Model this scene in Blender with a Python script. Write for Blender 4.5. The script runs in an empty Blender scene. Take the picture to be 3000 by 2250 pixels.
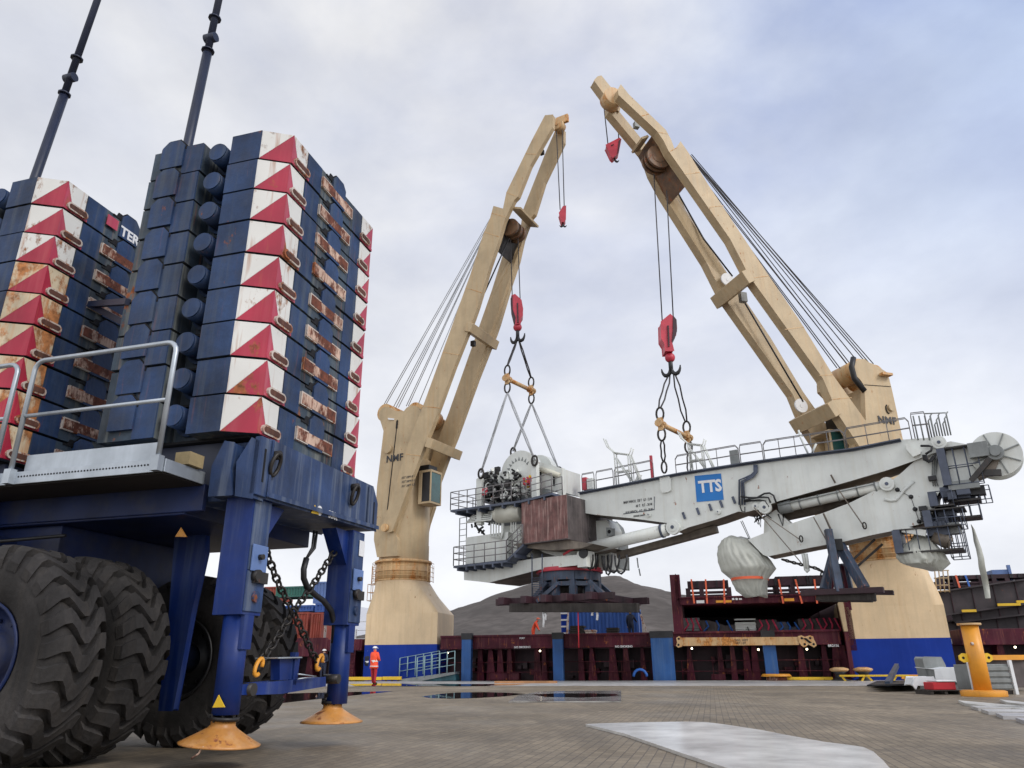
import bpy, math, random
from mathutils import Vector, noise as mnoise
random.seed(7)
D = bpy.data
SC = bpy.context.scene
COL = SC.collection
R = math.radians
# ------------------------------------------------------------------ camera
FPX = 2167.0; PITCH = R(20.84); ROLL = R(.4); EYE = Vector((0, 0, .8))
cF = Vector((0, math.cos(PITCH), math.sin(PITCH)))
cR0 = Vector((1, 0, 0)); cU0 = Vector((0, -math.sin(PITCH), math.cos(PITCH)))
cR = cR0*math.cos(ROLL) - cU0*math.sin(ROLL)
cU = cU0*math.cos(ROLL) + cR0*math.sin(ROLL)
cam = D.cameras.new('camera'); co = D.objects.new('camera', cam); COL.objects.link(co)
cam.sensor_width = 36; cam.lens = FPX/3000*36; cam.clip_start = .1; cam.clip_end = 6000
from mathutils import Matrix
M = Matrix((cR, cU, -cF)).transposed().to_4x4(); M.translation = EYE
co.matrix_world = M
SC.camera = co
SC.view_settings.view_transform = 'Standard'; SC.view_settings.look = 'None'
SC.view_settings.exposure = .18; SC.view_settings.gamma = 1
# ------------------------------------------------------------------ world
SUN_EL = R(36); SUN_AZ = R(128)   # azimuth from +Y towards +X ; behind the camera, to the right
w = D.worlds.new('World'); SC.world = w; w.use_nodes = True
nt = w.node_tree; nt.nodes.clear()
def N(nt, t, **k):
    n = nt.nodes.new(t)
    for a, b in k.items(): setattr(n, a, b)
    return n
def setin(n, **k):
    for a, b in k.items(): n.inputs[a.replace('_', ' ')].default_value = b
wo = N(nt, 'ShaderNodeOutputWorld'); bg = N(nt, 'ShaderNodeBackground'); bg.inputs[1].default_value = .1
sky = N(nt, 'ShaderNodeTexSky', sky_type='NISHITA', sun_disc=False, sun_elevation=SUN_EL, sun_rotation=SUN_AZ)
sky.dust_density = 3
tc = N(nt, 'ShaderNodeTexCoord')
mp = N(nt, 'ShaderNodeMapping'); mp.inputs['Scale'].default_value = (1, 1, 1.7); mp.inputs['Rotation'].default_value = (.3, .2, .5)
n1 = N(nt, 'ShaderNodeTexNoise'); setin(n1, Scale=2.3, Detail=8, Roughness=.52, Distortion=.3)
cr = N(nt, 'ShaderNodeValToRGB'); e = cr.color_ramp.elements
e[0].position = .36; e[0].color = (4.0, 4.6, 6.5, 1); e[1].position = .62; e[1].color = (7.9, 7.95, 8.3, 1)
n2 = N(nt, 'ShaderNodeTexNoise'); setin(n2, Scale=5, Detail=7, Roughness=.55)
cr2 = N(nt, 'ShaderNodeValToRGB'); e = cr2.color_ramp.elements
e[0].position = .32; e[0].color = (.88, .885, .9, 1); e[1].position = .68; e[1].color = (1.08, 1.075, 1.06, 1)
mul = N(nt, 'ShaderNodeMix', data_type='RGBA', blend_type='MULTIPLY'); mul.inputs[0].default_value = 1
sep = N(nt, 'ShaderNodeSeparateXYZ')
# brighter, whiter towards the horizon, warmer to the left
hz = N(nt, 'ShaderNodeMapRange'); setin(hz, From_Min=.12, From_Max=.8, To_Min=.9, To_Max=0)
hm = N(nt, 'ShaderNodeMix', data_type='RGBA'); hm.inputs[7].default_value = (8.7, 8.85, 9.3, 1)
lf = N(nt, 'ShaderNodeMapRange'); setin(lf, From_Min=.1, From_Max=-.75, To_Min=0, To_Max=.75)
lm = N(nt, 'ShaderNodeMix', data_type='RGBA'); lm.inputs[7].default_value = (6.9, 6.85, 6.7, 1)
fm = N(nt, 'ShaderNodeMix', data_type='RGBA'); fm.inputs[0].default_value = .93
# clearer blue high on the right; unseen sky behind the viewer brightened, added as fill light
bx = N(nt, 'ShaderNodeMapRange'); setin(bx, From_Min=.12, From_Max=.6, To_Min=0, To_Max=1)
bz = N(nt, 'ShaderNodeMapRange'); setin(bz, From_Min=.15, From_Max=.5, To_Min=0, To_Max=.9)
bm_ = N(nt, 'ShaderNodeMath', operation='MULTIPLY')
bc = N(nt, 'ShaderNodeMix', data_type='RGBA', blend_type='MULTIPLY'); bc.inputs[7].default_value = (.46, .66, .98, 1)
by = N(nt, 'ShaderNodeMapRange'); setin(by, From_Min=.15, From_Max=-.6, To_Min=1, To_Max=1.45)
bs = N(nt, 'ShaderNodeVectorMath', operation='SCALE')
L = nt.links.new
L(tc.outputs['Generated'], mp.inputs[0]); L(mp.outputs[0], n1.inputs[0]); L(mp.outputs[0], n2.inputs[0])
L(n1.outputs[0], cr.inputs[0]); L(n2.outputs[0], cr2.inputs[0])
L(tc.outputs['Generated'], sep.inputs[0]); L(sep.outputs[2], hz.inputs[0]); L(sep.outputs[0], lf.inputs[0])
L(sep.outputs[0], bx.inputs[0]); L(sep.outputs[2], bz.inputs[0]); L(bx.outputs[0], bm_.inputs[0]); L(bz.outputs[0], bm_.inputs[1]); L(bm_.outputs[0], bc.inputs[0]); L(cr.outputs[0], bc.inputs[6])
L(bc.outputs[2], lm.inputs[6]); L(lf.outputs[0], lm.inputs[0])
L(lm.outputs[2], hm.inputs[6]); L(hz.outputs[0], hm.inputs[0])
L(hm.outputs[2], mul.inputs[6]); L(cr2.outputs[0], mul.inputs[7])
L(sep.outputs[1], by.inputs[0]); L(mul.outputs[2], bs.inputs[0]); L(by.outputs[0], bs.inputs['Scale'])
L(sky.outputs[0], fm.inputs[6]); L(bs.outputs[0], fm.inputs[7]); L(fm.outputs[2], bg.inputs[0]); L(bg.outputs[0], wo.inputs[0])
# ------------------------------------------------------------------ sun (veiled by cloud)
sl = D.lights.new('sun', 'SUN'); sl.energy = 1.5; sl.angle = R(22); sl.color = (1, .95, .87)
so = D.objects.new('sun', sl); COL.objects.link(so)
sd = Vector((math.sin(SUN_AZ)*math.cos(SUN_EL), math.cos(SUN_AZ)*math.cos(SUN_EL), math.sin(SUN_EL)))
so.rotation_euler = sd.to_track_quat('Z', 'Y').to_euler(); so.location = (0, 0, 60)

# ------------------------------------------------------------------ geometry helpers
def ray(x, y): return cF + cR*((x-1500)/FPX) + cU*((1125-y)/FPX)
def on(x, y, n, c):
    d = ray(x, y); return EYE + d*((c-n.dot(EYE))/n.dot(d))
def gr(x, y, z=0.):
    d = ray(x, y); return EYE + d*((z-EYE.z)/d.z)
def frame(deg): a = R(deg); return Vector((math.cos(a), -math.sin(a), 0)), Vector((math.sin(a), math.cos(a), 0))
Z = Vector((0, 0, 1))
KU, KN = frame(16)       # mobile harbour crane: KU along its length to the right, KN away
SU, SN = frame(14)       # quay and ship
VU, VN = frame(34)       # hanging offshore crane
def K(u, n, z): return KU*u + KN*n + Z*z
def S(u, n, z): return SU*u + SN*n + Z*z
VC = VN.dot(Vector((.3, 43, 0)))
def V(a, b, z): return VU*a + VN*(VC+b) + Z*z
def av(p, b=0): return on(p[0], p[1], VN, VC+b)
def cs(ox, oy, s):
    return lambda *p: [(ox+x*s, oy+y*s) for x, y in p] if len(p) > 1 else (ox+p[0][0]*s, oy+p[0][1]*s)
c7 = cs(1000, 1100, .3617); c8 = cs(1000, 1600, .31646); d1 = cs(1300, 300, .36179); d2 = cs(1100, 800, .36166)
d3 = cs(1300, 1280, .31348); d4 = cs(1700, 200, .30139); d5 = cs(1800, 700, .42194); d6 = cs(1700, 1250, .30136)
d7 = cs(2200, 1000, .48222); d8 = cs(1900, 1650, .49729); e6 = cs(1480, 1600, .22604); e7 = cs(2600, 1300, .24111)
e8 = cs(2250, 1480, .20344); e4 = cs(1950, 1750, .24864); e5 = cs(2650, 1800, .18079); g3 = cs(780, 1680, .13562)

SPLIT = {'hanging_hoses': 'hanging_hose', 'columns': 'column', 'bolts': 'ring_bolt', 'sheaves': 'head_sheave', 'luffing_ropes': 'luffing_rope', 'hoist_ropes': 'hoist_rope', 'hydraulic_hoses': 'hydraulic_hose', 'pipe_run': 'pipe', 'pipe_stubs': 'pipe_stub', 'beams': 'beam', 'cross_beams': 'cross_beam', 'diagonal_braces': 'diagonal_brace', 'hanging_straps': 'hanging_strap', 'red_straps': 'red_strap', 'guy_straps': 'guy_strap', 'brackets': 'bracket', 'cable_clips': 'cable_clip', 'clamps': 'clamp', 'lug_holes': 'lug_hole', 'white_bands': 'white_band', 'winch_parts': 'winch_part', 'hose_tangle': 'loose_hose', 'dark_pipework': 'dark_pipe', 'red_valves': 'small_valve', 'valve_cluster': 'valve', 'sheets': 'sheet', 'boards': 'board', 'feet': 'foot', 'drums': 'sheave_drum', 'windows': 'window', 'lines': 'pipe', 'timber_beams': 'timber_beam', 'stiffeners': 'stiffener', 'corner_posts': 'corner_post', 'weld_seams': 'plate_seam'}
class MB:
    def __init__(s): s.v = []; s.f = []; s.m = []; s.s = []
    def _a(s, vs, fs, m=0, sm=False):
        b = len(s.v); s.v += [Vector(x) for x in vs]
        for f in fs: s.f.append([b+i for i in f]); s.m.append(m); s.s.append(sm)
        return s
    def hexa(s, p, m=0):  # p: 4 bottom + 4 top
        return s._a(p, [(3, 2, 1, 0), (4, 5, 6, 7), (0, 1, 5, 4), (1, 2, 6, 5), (2, 3, 7, 6), (3, 0, 4, 7)], m)
    def fbox(s, F, a, b, c, m=0):  # F frame fn, ranges
        (a0, a1), (b0, b1), (c0, c1) = a, b, c
        return s.hexa([F(a0, b0, c0), F(a1, b0, c0), F(a1, b1, c0), F(a0, b1, c0), F(a0, b0, c1), F(a1, b0, c1), F(a1, b1, c1), F(a0, b1, c1)], m)
    def prism(s, poly, vec, m=0, m2=None):
        n = len(poly); vec = Vector(vec)
        vs = [Vector(p) for p in poly] + [Vector(p)+vec for p in poly]
        s._a(vs, [tuple(range(n)), tuple(range(2*n-1, n-1, -1))], m)
        b = len(s.v)-2*n
        for i in range(n):
            j = (i+1) % n; s.f.append([b+i, b+j, b+n+j, b+n+i]); s.m.append(m if m2 is None else m2); s.s.append(False)
        return s
    def ring(s, c, ax, r, n):
        ax = ax.normalized(); t = Vector((0, 0, 1)) if abs(ax.z) < .9 else Vector((1, 0, 0))
        x = ax.cross(t).normalized(); y = ax.cross(x)
        return [c + x*(r*math.cos(2*math.pi*i/n)) + y*(r*math.sin(2*math.pi*i/n)) for i in range(n)]
    def loft(s, rings, m=0, sm=True, caps=True, closed=False):
        n = len(rings[0]); vs = [p for r in rings for p in r]; fs = []
        k = len(rings)
        for j in range(k if closed else k-1):
            a = j*n; b = ((j+1) % k)*n
            for i in range(n): fs.append((a+i, a+(i+1) % n, b+(i+1) % n, b+i))
        s._a(vs, fs, m, sm)
        if caps and not closed:
            b = len(s.v)-n*k
            s.f.append([b+i for i in range(n)][::-1]); s.m.append(m); s.s.append(False)
            s.f.append([b+n*(k-1)+i for i in range(n)]); s.m.append(m); s.s.append(False)
        return s
    def cyl(s, p0, p1, r0, r1=None, n=16, m=0, caps=True, sm=True):
        p0 = Vector(p0); p1 = Vector(p1); r1 = r0 if r1 is None else r1
        return s.loft([s.ring(p0, p1-p0, r0, n), s.ring(p1, p1-p0, r1, n)], m, sm, caps)
    def tube(s, pts, r, n=8, m=0, closed=False):
        pts = [Vector(p) for p in pts]; rs = []
        k = len(pts); ref = None
        for i, p in enumerate(pts):
            if closed: t = pts[(i+1) % k]-pts[i-1]
            else: t = pts[min(i+1, k-1)]-pts[max(i-1, 0)]
            t = t.normalized()
            if ref is None:
                ref = t.cross(Z if abs(t.z) < .9 else Vector((1, 0, 0))).normalized()
            x = (ref - t*ref.dot(t)).normalized(); y = t.cross(x); ref = x
            rr = r[i] if isinstance(r, (list, tuple)) else r
            rs.append([p + x*(rr*math.cos(2*math.pi*j/n)) + y*(rr*math.sin(2*math.pi*j/n)) for j in range(n)])
        return s.loft(rs, m, True, True, closed)
    def beam(s, p0, p1, w, h, up=Z, m=0):  # box beam
        p0 = Vector(p0); p1 = Vector(p1); t = (p1-p0).normalized()
        x = t.cross(up)
        if x.length < 1e-3: x = t.cross(Vector((1, 0, 0)))
        x.normalize(); y = x.cross(t).normalized()
        o = [(-1, -1), (1, -1), (1, 1), (-1, 1)]
        return s.hexa([p0+x*a*w/2+y*b*h/2 for a, b in o]+[p1+x*a*w/2+y*b*h/2 for a, b in o], m)
    def sphere(s, c, r, n=12, k=8, m=0, sc=(1, 1, 1)):
        c = Vector(c); rs = []
        for j in range(1, k):
            t = math.pi*j/k
            rs.append([c+Vector((sc[0]*r*math.sin(t)*math.cos(2*math.pi*i/n), sc[1]*r*math.sin(t)*math.sin(2*math.pi*i/n), -sc[2]*r*math.cos(t))) for i in range(n)])
        return s.loft(rs, m)
    def torus(s, c, ax, R_, r, n=16, k=6, m=0, sq=1.):
        pts = s.ring(Vector(c), Vector(ax), R_, n)
        if sq != 1:
            pts = [Vector((p.x, p.y, c[2]+(p.z-c[2])*sq)) for p in pts]
        return s.tube(pts, r, k, m, True)
    def pieces(s):
        par = list(range(len(s.v)))
        def find(a):
            while par[a] != a: par[a] = par[par[a]]; a = par[a]
            return a
        for f in s.f:
            r0 = find(f[0])
            for i in f[1:]: par[find(i)] = r0
        gs = {}
        for k, f in enumerate(s.f): gs.setdefault(find(f[0]), []).append(k)
        out = []
        for ks in gs.values():
            q = MB(); mp = {}
            for k in ks:
                ff = []
                for i in s.f[k]:
                    if i not in mp: mp[i] = len(q.v); q.v.append(s.v[i])
                    ff.append(mp[i])
                q.f.append(ff); q.m.append(s.m[k]); q.s.append(s.s[k])
            out.append(q)
        def size(q): return max(max(v[i] for v in q.v)-min(v[i] for v in q.v) for i in range(3))
        out.sort(key=size, reverse=True); return out
    def build(s, name, mats, parent=None, bevel=0, loc=None):
        if name in SPLIT:           # loose repeats: every piece is a part of its own
            ps = s.pieces(); o = None
            for q in ps[:95]:
                o_ = q.build(SPLIT[name], mats, parent, bevel, loc); o = o or o_
            if len(ps) > 95:
                q = MB()
                for p in ps[95:]: q._a(p.v, p.f); q.m[-len(p.f):] = p.m; q.s[-len(p.f):] = p.s
                tag(q.build(SPLIT[name]+'_rest', mats, parent, bevel, loc), kind='stuff')
            return o
        me = D.meshes.new(name)
        L0 = Vector(parent.matrix_world.translation) if parent is not None and loc is None else Vector(loc or (0, 0, 0))
        if parent is not None and loc is None: L0 = ORIG[parent.name]
        me.from_pydata([tuple(v-L0) for v in s.v], [], s.f)
        mats = mats if isinstance(mats, (list, tuple)) else [mats]
        for x in mats: me.materials.append(x)
        me.polygons.foreach_set('material_index', s.m); me.polygons.foreach_set('use_smooth', s.s)
        me.update()
        o = D.objects.new(name, me); COL.objects.link(o)
        ORIG[o.name] = L0.copy()
        if parent is not None:
            o.parent = parent; o.location = L0-ORIG[parent.name]
        else: o.location = L0
        if bevel:
            b = o.modifiers.new('bevel', 'BEVEL'); b.width = bevel; b.segments = 2; b.limit_method = 'ANGLE'; b.angle_limit = R(40)
            b.harden_normals = False
        return o
ORIG = {}
def thing(name, loc, label, cat, group=None):
    o = D.objects.new(name, None); COL.objects.link(o); o.location = loc; o.empty_display_size = .2
    ORIG[o.name] = Vector(loc); tag(o, label, cat, group); return o
def tag(o, label=None, cat=None, group=None, kind=None):
    if label: o['label'] = label
    if cat: o['category'] = cat
    if group: o['group'] = group
    if kind: o['kind'] = kind
    return o
def dup(root, loc, label=None):
    r = root.copy(); COL.objects.link(r); r.location = loc; ORIG[r.name] = Vector(loc)
    if label: r['label'] = label
    for ch in list(root.children):
        c = ch.copy(); COL.objects.link(c); c.parent = r
        for g in list(ch.children):
            d = g.copy(); COL.objects.link(d); d.parent = c
    return r
def text(s, name, size, org, xd, yd, mat, parent, ext=.004, bold=0., align='LEFT', spacing=1., fit=None):
    cu = D.curves.new(name, 'FONT'); cu.body = s; cu.size = size; cu.extrude = ext; cu.offset = bold
    cu.align_x = align; cu.space_character = spacing; cu.resolution_u = 2
    t = D.objects.new(name, cu); COL.objects.link(t)
    dg = bpy.context.evaluated_depsgraph_get(); me = D.meshes.new_from_object(t.evaluated_get(dg)); D.objects.remove(t)
    xd = Vector(xd).normalized(); yd = Vector(yd).normalized(); zd = xd.cross(yd)
    P = ORIG[parent.name]; k_ = 1
    if fit: k_ = fit/max(1e-6, max(v.co.x for v in me.vertices))
    for v in me.vertices:
        c = v.co.copy(); c.x *= k_; v.co = Vector(org)+xd*c.x+yd*c.y+zd*c.z-P
    me.materials.clear(); me.materials.append(mat); me.name = name
    o = D.objects.new(name, me); COL.objects.link(o); o.parent = parent; ORIG[o.name] = P
    return o

# ------------------------------------------------------------------ materials
def mat(name, col, rough=.5, var=.12, streak=0., rust=0., rustcol=(.22, .07, .025), rustscale=3., metal=0., bump=0., scale=1., streakcol=None, spec=.5, dirt=0., fine=0.):
    m = D.materials.new(name); m.use_nodes = True; t = m.node_tree; b = t.nodes['Principled BSDF']
    b.inputs['Roughness'].default_value = rough; b.inputs['Metallic'].default_value = metal
    b.inputs['Specular IOR Level'].default_value = spec
    g = N(t, 'ShaderNodeNewGeometry'); lk = t.links.new
    def noise(sc, vec=(1, 1, 1), det=5, ro=.6):
        q = N(t, 'ShaderNodeMapping'); q.inputs['Scale'].default_value = vec; lk(g.outputs['Position'], q.inputs[0])
        n = N(t, 'ShaderNodeTexNoise'); setin(n, Scale=sc, Detail=det, Roughness=ro); lk(q.outputs[0], n.inputs[0]); return n.outputs[0]
    def mr(src, a, b_, c, d):
        n = N(t, 'ShaderNodeMapRange'); setin(n, From_Min=a, From_Max=b_, To_Min=c, To_Max=d); lk(src, n.inputs[0]); return n.outputs[0]
    def mix(fac, A, B, bl='MIX'):
        n = N(t, 'ShaderNodeMix', data_type='RGBA', blend_type=bl)
        if isinstance(fac, float): n.inputs[0].default_value = fac
        else: lk(fac, n.inputs[0])
        for i, x in ((6, A), (7, B)):
            if isinstance(x, tuple): n.inputs[i].default_value = (*x[:3], 1)
            else: lk(x, n.inputs[i])
        return n.outputs[2]
    dark = tuple(c*(1-2*var) for c in col); lite = tuple(min(1, c*(1+1.3*var)+.02*var) for c in col)
    c = mix(mr(noise(1.3*scale), .3, .7, 0, 1), dark, lite)
    if fine: c = mix(mr(noise(28*scale, det=3), .35, .65, 0, fine), c, tuple(x*.55 for x in col))
    if streak:
        sc_ = streakcol or tuple(min(1, x*1.5+.05) for x in col)
        c = mix(mr(noise(9*scale, (1, 1, .06), 4), .5, .72, 0, streak), c, sc_)
        c = mix(mr(noise(6*scale, (1, 1, .09), 4), .5, .75, 0, streak*.7), c, tuple(x*.45 for x in col))
    if dirt: c = mix(mr(noise(2.2*scale, det=7, ro=.7), .48, .7, 0, dirt), c, (.06, .055, .05))
    if rust:
        a = noise(rustscale, (1, 1, .55), 8, .72); k = mr(a, .66-rust*.3, .70-rust*.24, 0, 1)
        a2 = noise(rustscale*6, (1, 1, .07), 3); k2 = mr(a2, .62-rust*.12, .72, 0, min(1, rust*2))
        rc = mix(mr(noise(14), .3, .7, 0, 1), tuple(x*.5 for x in rustcol), tuple(min(1, x*1.9) for x in rustcol))
        c = mix(k2, c, tuple(min(1, x*1.8) for x in rustcol)); c = mix(k, c, rc)
        rr = mix(k, (rough,)*3, (.85,)*3); lk(rr, b.inputs['Roughness'])
    lk(c, b.inputs['Base Color'])
    if bump:
        bn = N(t, 'ShaderNodeBump'); setin(bn, Strength=bump, Distance=.02); lk(noise(18*scale, det=6), bn.inputs['Height']); lk(bn.outputs[0], b.inputs['Normal'])
    return m
def emis(name, col, s):
    m = D.materials.new(name); m.use_nodes = True; b = m.node_tree.nodes['Principled BSDF']
    b.inputs['Base Color'].default_value = (*col, 1); b.inputs['Emission Color'].default_value = (*col, 1); b.inputs['Emission Strength'].default_value = s; return m
mt = {}
mt['blue'] = mat('worn blue paint', (.022, .052, .145), .5, .3, streak=.9, streakcol=(.15, .18, .23), bump=.15, dirt=.2, spec=.35)
mt['slabblue'] = mat('slab blue paint', (.017, .047, .13), .5, .35, streak=.5, streakcol=(.08, .1, .12), bump=.2, dirt=.3, rust=.06, spec=.3, fine=.25)
mt['slabface'] = mat('slab faded blue paint', (.045, .07, .1), .6, .45, streak=1., streakcol=(.17, .18, .165), bump=.2, dirt=.45, rust=.12, spec=.3, fine=.3)
mt['legblue'] = mat('leg blue paint', (.006, .028, .165), .42, .2, streak=.3, streakcol=(.13, .17, .26), bump=.08, spec=.25, dirt=.2)
mt['navy'] = mat('dark navy paint', (.008, .014, .04), .45, .2)
mt['white'] = mat('weathered white paint', (.68, .67, .63), .5, .05, rust=.34, rustscale=2.2, rustcol=(.2, .08, .03))
mt['whiterust'] = mat('rust streaked white paint', (.62, .52, .36), .6, .15, streak=.7, streakcol=(.55, .2, .05), rust=.6, rustscale=2.5, rustcol=(.3, .12, .04))
mt['red'] = mat('signal red paint', (.36, .012, .04), .5, .14, streak=.25, streakcol=(.5, .12, .13), rust=.2, rustscale=2.5)
mt['pink'] = mat('faded red paint', (.43, .04, .08), .5, .14, streak=.35, streakcol=(.55, .25, .25), rust=.25, rustscale=2.5)
mt['rust'] = mat('rusty steel', (.6, .42, .32), .8, .2, rust=.78, rustscale=4.5, rustcol=(.11, .032, .016), bump=.4)
mt['rustd'] = mat('dark rust', (.09, .03, .018), .85, .4, streak=.3, streakcol=(.3, .14, .08), bump=.4)
mt['legd'] = mat('chassis blue paint', (.008, .02, .085), .5, .3, dirt=.5, spec=.3)
mt['pale'] = mat('pale primer', (.55, .48, .42), .7, .2, rust=.5, rustscale=6)
mt['gap'] = mat('dark gap', (.006, .006, .008), .9, .1)
mt['galv'] = mat('galvanised steel', (.42, .46, .5), .38, .16, metal=.55, streak=.2, dirt=.1)
mt['tyre'] = mat('tyre rubber', (.033, .03, .029), .85, .4, bump=.35, dirt=.2, fine=.5, streak=.3, streakcol=(.075, .062, .05), spec=.3)
mt['steel'] = mat('dark oily steel', (.035, .032, .03), .45, .3, metal=.4, rust=.08, rustscale=9)
mt['chain'] = mat('black chain steel', (.035, .03, .026), .45, .3, metal=.5)
mt['pad'] = mat('yellow ochre pad paint', (.62, .27, .06), .38, .2, streak=.3, streakcol=(.75, .5, .28), rust=.3, rustscale=6, dirt=.3)
mt['yel'] = mat('yellow sign', (.75, .48, .02), .5, .08)
mt['orange'] = mat('yellow orange paint', (.75, .32, .03), .45, .1, rust=.15, dirt=.12)
mt['tan'] = mat('cream crane paint', (.52, .395, .235), .5, .08, streak=.45, streakcol=(.5, .31, .14), rust=.10, rustscale=2.6, rustcol=(.3, .14, .06), scale=.5, fine=.12, dirt=.1, spec=.4)  # same cream as the pedestals, darkened to carry shade on the jibs
mt['tan_lit'] = mat('lit cream pedestal paint', (.74, .555, .335), .5, .05, streak=.35, streakcol=(.6, .4, .2), rust=.08, rustscale=2.2, rustcol=(.3, .14, .06), scale=.5, fine=.08, dirt=.06)  # same cream as the jibs, lightened: light on the pedestals is in the colour
mt['tanr'] = mat('stained cream crane paint', (.62, .41, .2), .5, .1, streak=.7, streakcol=(.5, .24, .07), rust=.5, rustscale=1.2, rustcol=(.38, .16, .04), scale=.6)
mt['sheave'] = mat('greasy brown sheave', (.16, .085, .04), .5, .3, dirt=.5, rust=.3)
mt['sblue'] = mat('ship blue paint', (.003, .033, .28), .5, .08, streak=.12, scale=.5, spec=.2)
mt['maroon'] = mat('maroon hull paint', (.075, .008, .02), .55, .3, streak=.45, streakcol=(.15, .06, .06), rust=.2, scale=.5, spec=.2)
mt['maroond'] = mat('dark maroon paint', (.03, .005, .012), .6, .35, streak=.3, streakcol=(.09, .04, .04), scale=.5)
mt['post'] = mat('fender post blue paint', (.012, .085, .28), .55, .15, streak=.5, streakcol=(.09, .17, .3), scale=.6)
mt['black'] = mat('black steel', (.012, .012, .014), .5, .3)
mt['rope'] = mat('wire rope', (.04, .035, .035), .6, .2)
mt['ropel'] = mat('pale wire rope', (.4, .41, .42), .6, .1)
mt['hook'] = mat('red hook block paint', (.5, .035, .06), .45, .12, dirt=.2)
mt['grey'] = mat('pale grey crane paint', (.68, .70, .66), .45, .06, streak=.25, streakcol=(.5, .46, .34), dirt=.08, scale=.4, rust=.06)
mt['greyd'] = mat('mid grey paint', (.22, .235, .23), .5, .12, dirt=.2, streak=.2)
mt['under'] = mat('brown underside', (.17, .14, .11), .6, .25, streak=.2, dirt=.3)  # brown for boom undersides, edges and the far cylinders
mt['walk'] = mat('slate blue grey walkway', (.07, .085, .125), .5, .2)
mt['brown'] = mat('reddish brown crate', (.2, .09, .08), .75, .3, streak=1., streakcol=(.46, .32, .28), dirt=.3, scale=1.3, fine=.3)
mt['crated'] = mat('dark grey brown crate', (.085, .07, .068), .75, .3, streak=.7, streakcol=(.15, .12, .12), dirt=.3)
mt['wood'] = mat('weathered timber', (.03, .024, .02), .85, .3, streak=.3, bump=.3)
mt['tarp'] = mat('grey tarpaulin', (.45, .455, .40), .5, .14, bump=.6, dirt=.2, scale=.35)
mt['logo'] = mat('logo blue', (.0, .16, .5), .45, .04)
mt['ltxt'] = mat('white lettering', (.75, .75, .75), .5, .02)
mt['dtxt'] = mat('black lettering', (.03, .03, .035), .5, .02)
mt['rail'] = mat('grey brown railing paint', (.16, .15, .15), .5, .1)
mt['glass'] = mat('teal window glass', (.02, .085, .08), .08, .2, spec=.8)
mt['strap'] = mat('orange strap', (.75, .13, .05), .6, .1)
mt['pinks'] = mat('pink strap', (.7, .05, .12), .6, .1)
mt['bstrap'] = mat('blue strap', (.03, .14, .5), .6, .1)
mt['slate'] = mat('slate blue support frame', (.035, .055, .095), .5, .3, streak=.3, rust=.2, rustscale=3)
mt['concrete'] = mat('pale concrete', (.45, .44, .42), .8, .15, bump=.2, dirt=.2)
mt['skin'] = mat('skin', (.42, .24, .17), .6, .05)
mt['hiviz'] = mat('fluorescent orange cloth', (.95, .09, .03), .7, .08)
mt['redcl'] = mat('red cloth', (.5, .02, .03), .75, .1)
mt['navycl'] = mat('navy cloth', (.015, .02, .045), .75, .15)
mt['bluecl'] = mat('blue cloth', (.1, .2, .5), .75, .1)
mt['helm'] = mat('white helmet', (.8, .8, .8), .3, .02)
mt['refl'] = mat('reflective tape', (.8, .8, .75), .35, .02)
mt['green'] = mat('green container', (.03, .15, .11), .55, .12, streak=.2, rust=.15)
mt['redc'] = mat('rust red container', (.35, .06, .035), .6, .15, streak=.4, streakcol=(.5, .2, .15), rust=.25)
mt['cblue'] = mat('blue container', (.03, .1, .36), .5, .1, streak=.25, streakcol=(.15, .25, .5), scale=.5)
mt['lblue'] = mat('light blue container', (.12, .2, .42), .5, .1)
mt['whitep'] = mat('white box', (.7, .72, .73), .4, .05)
mt['lamp'] = emis('lit deck lamp', (1, .86, .6), 5)
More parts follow.
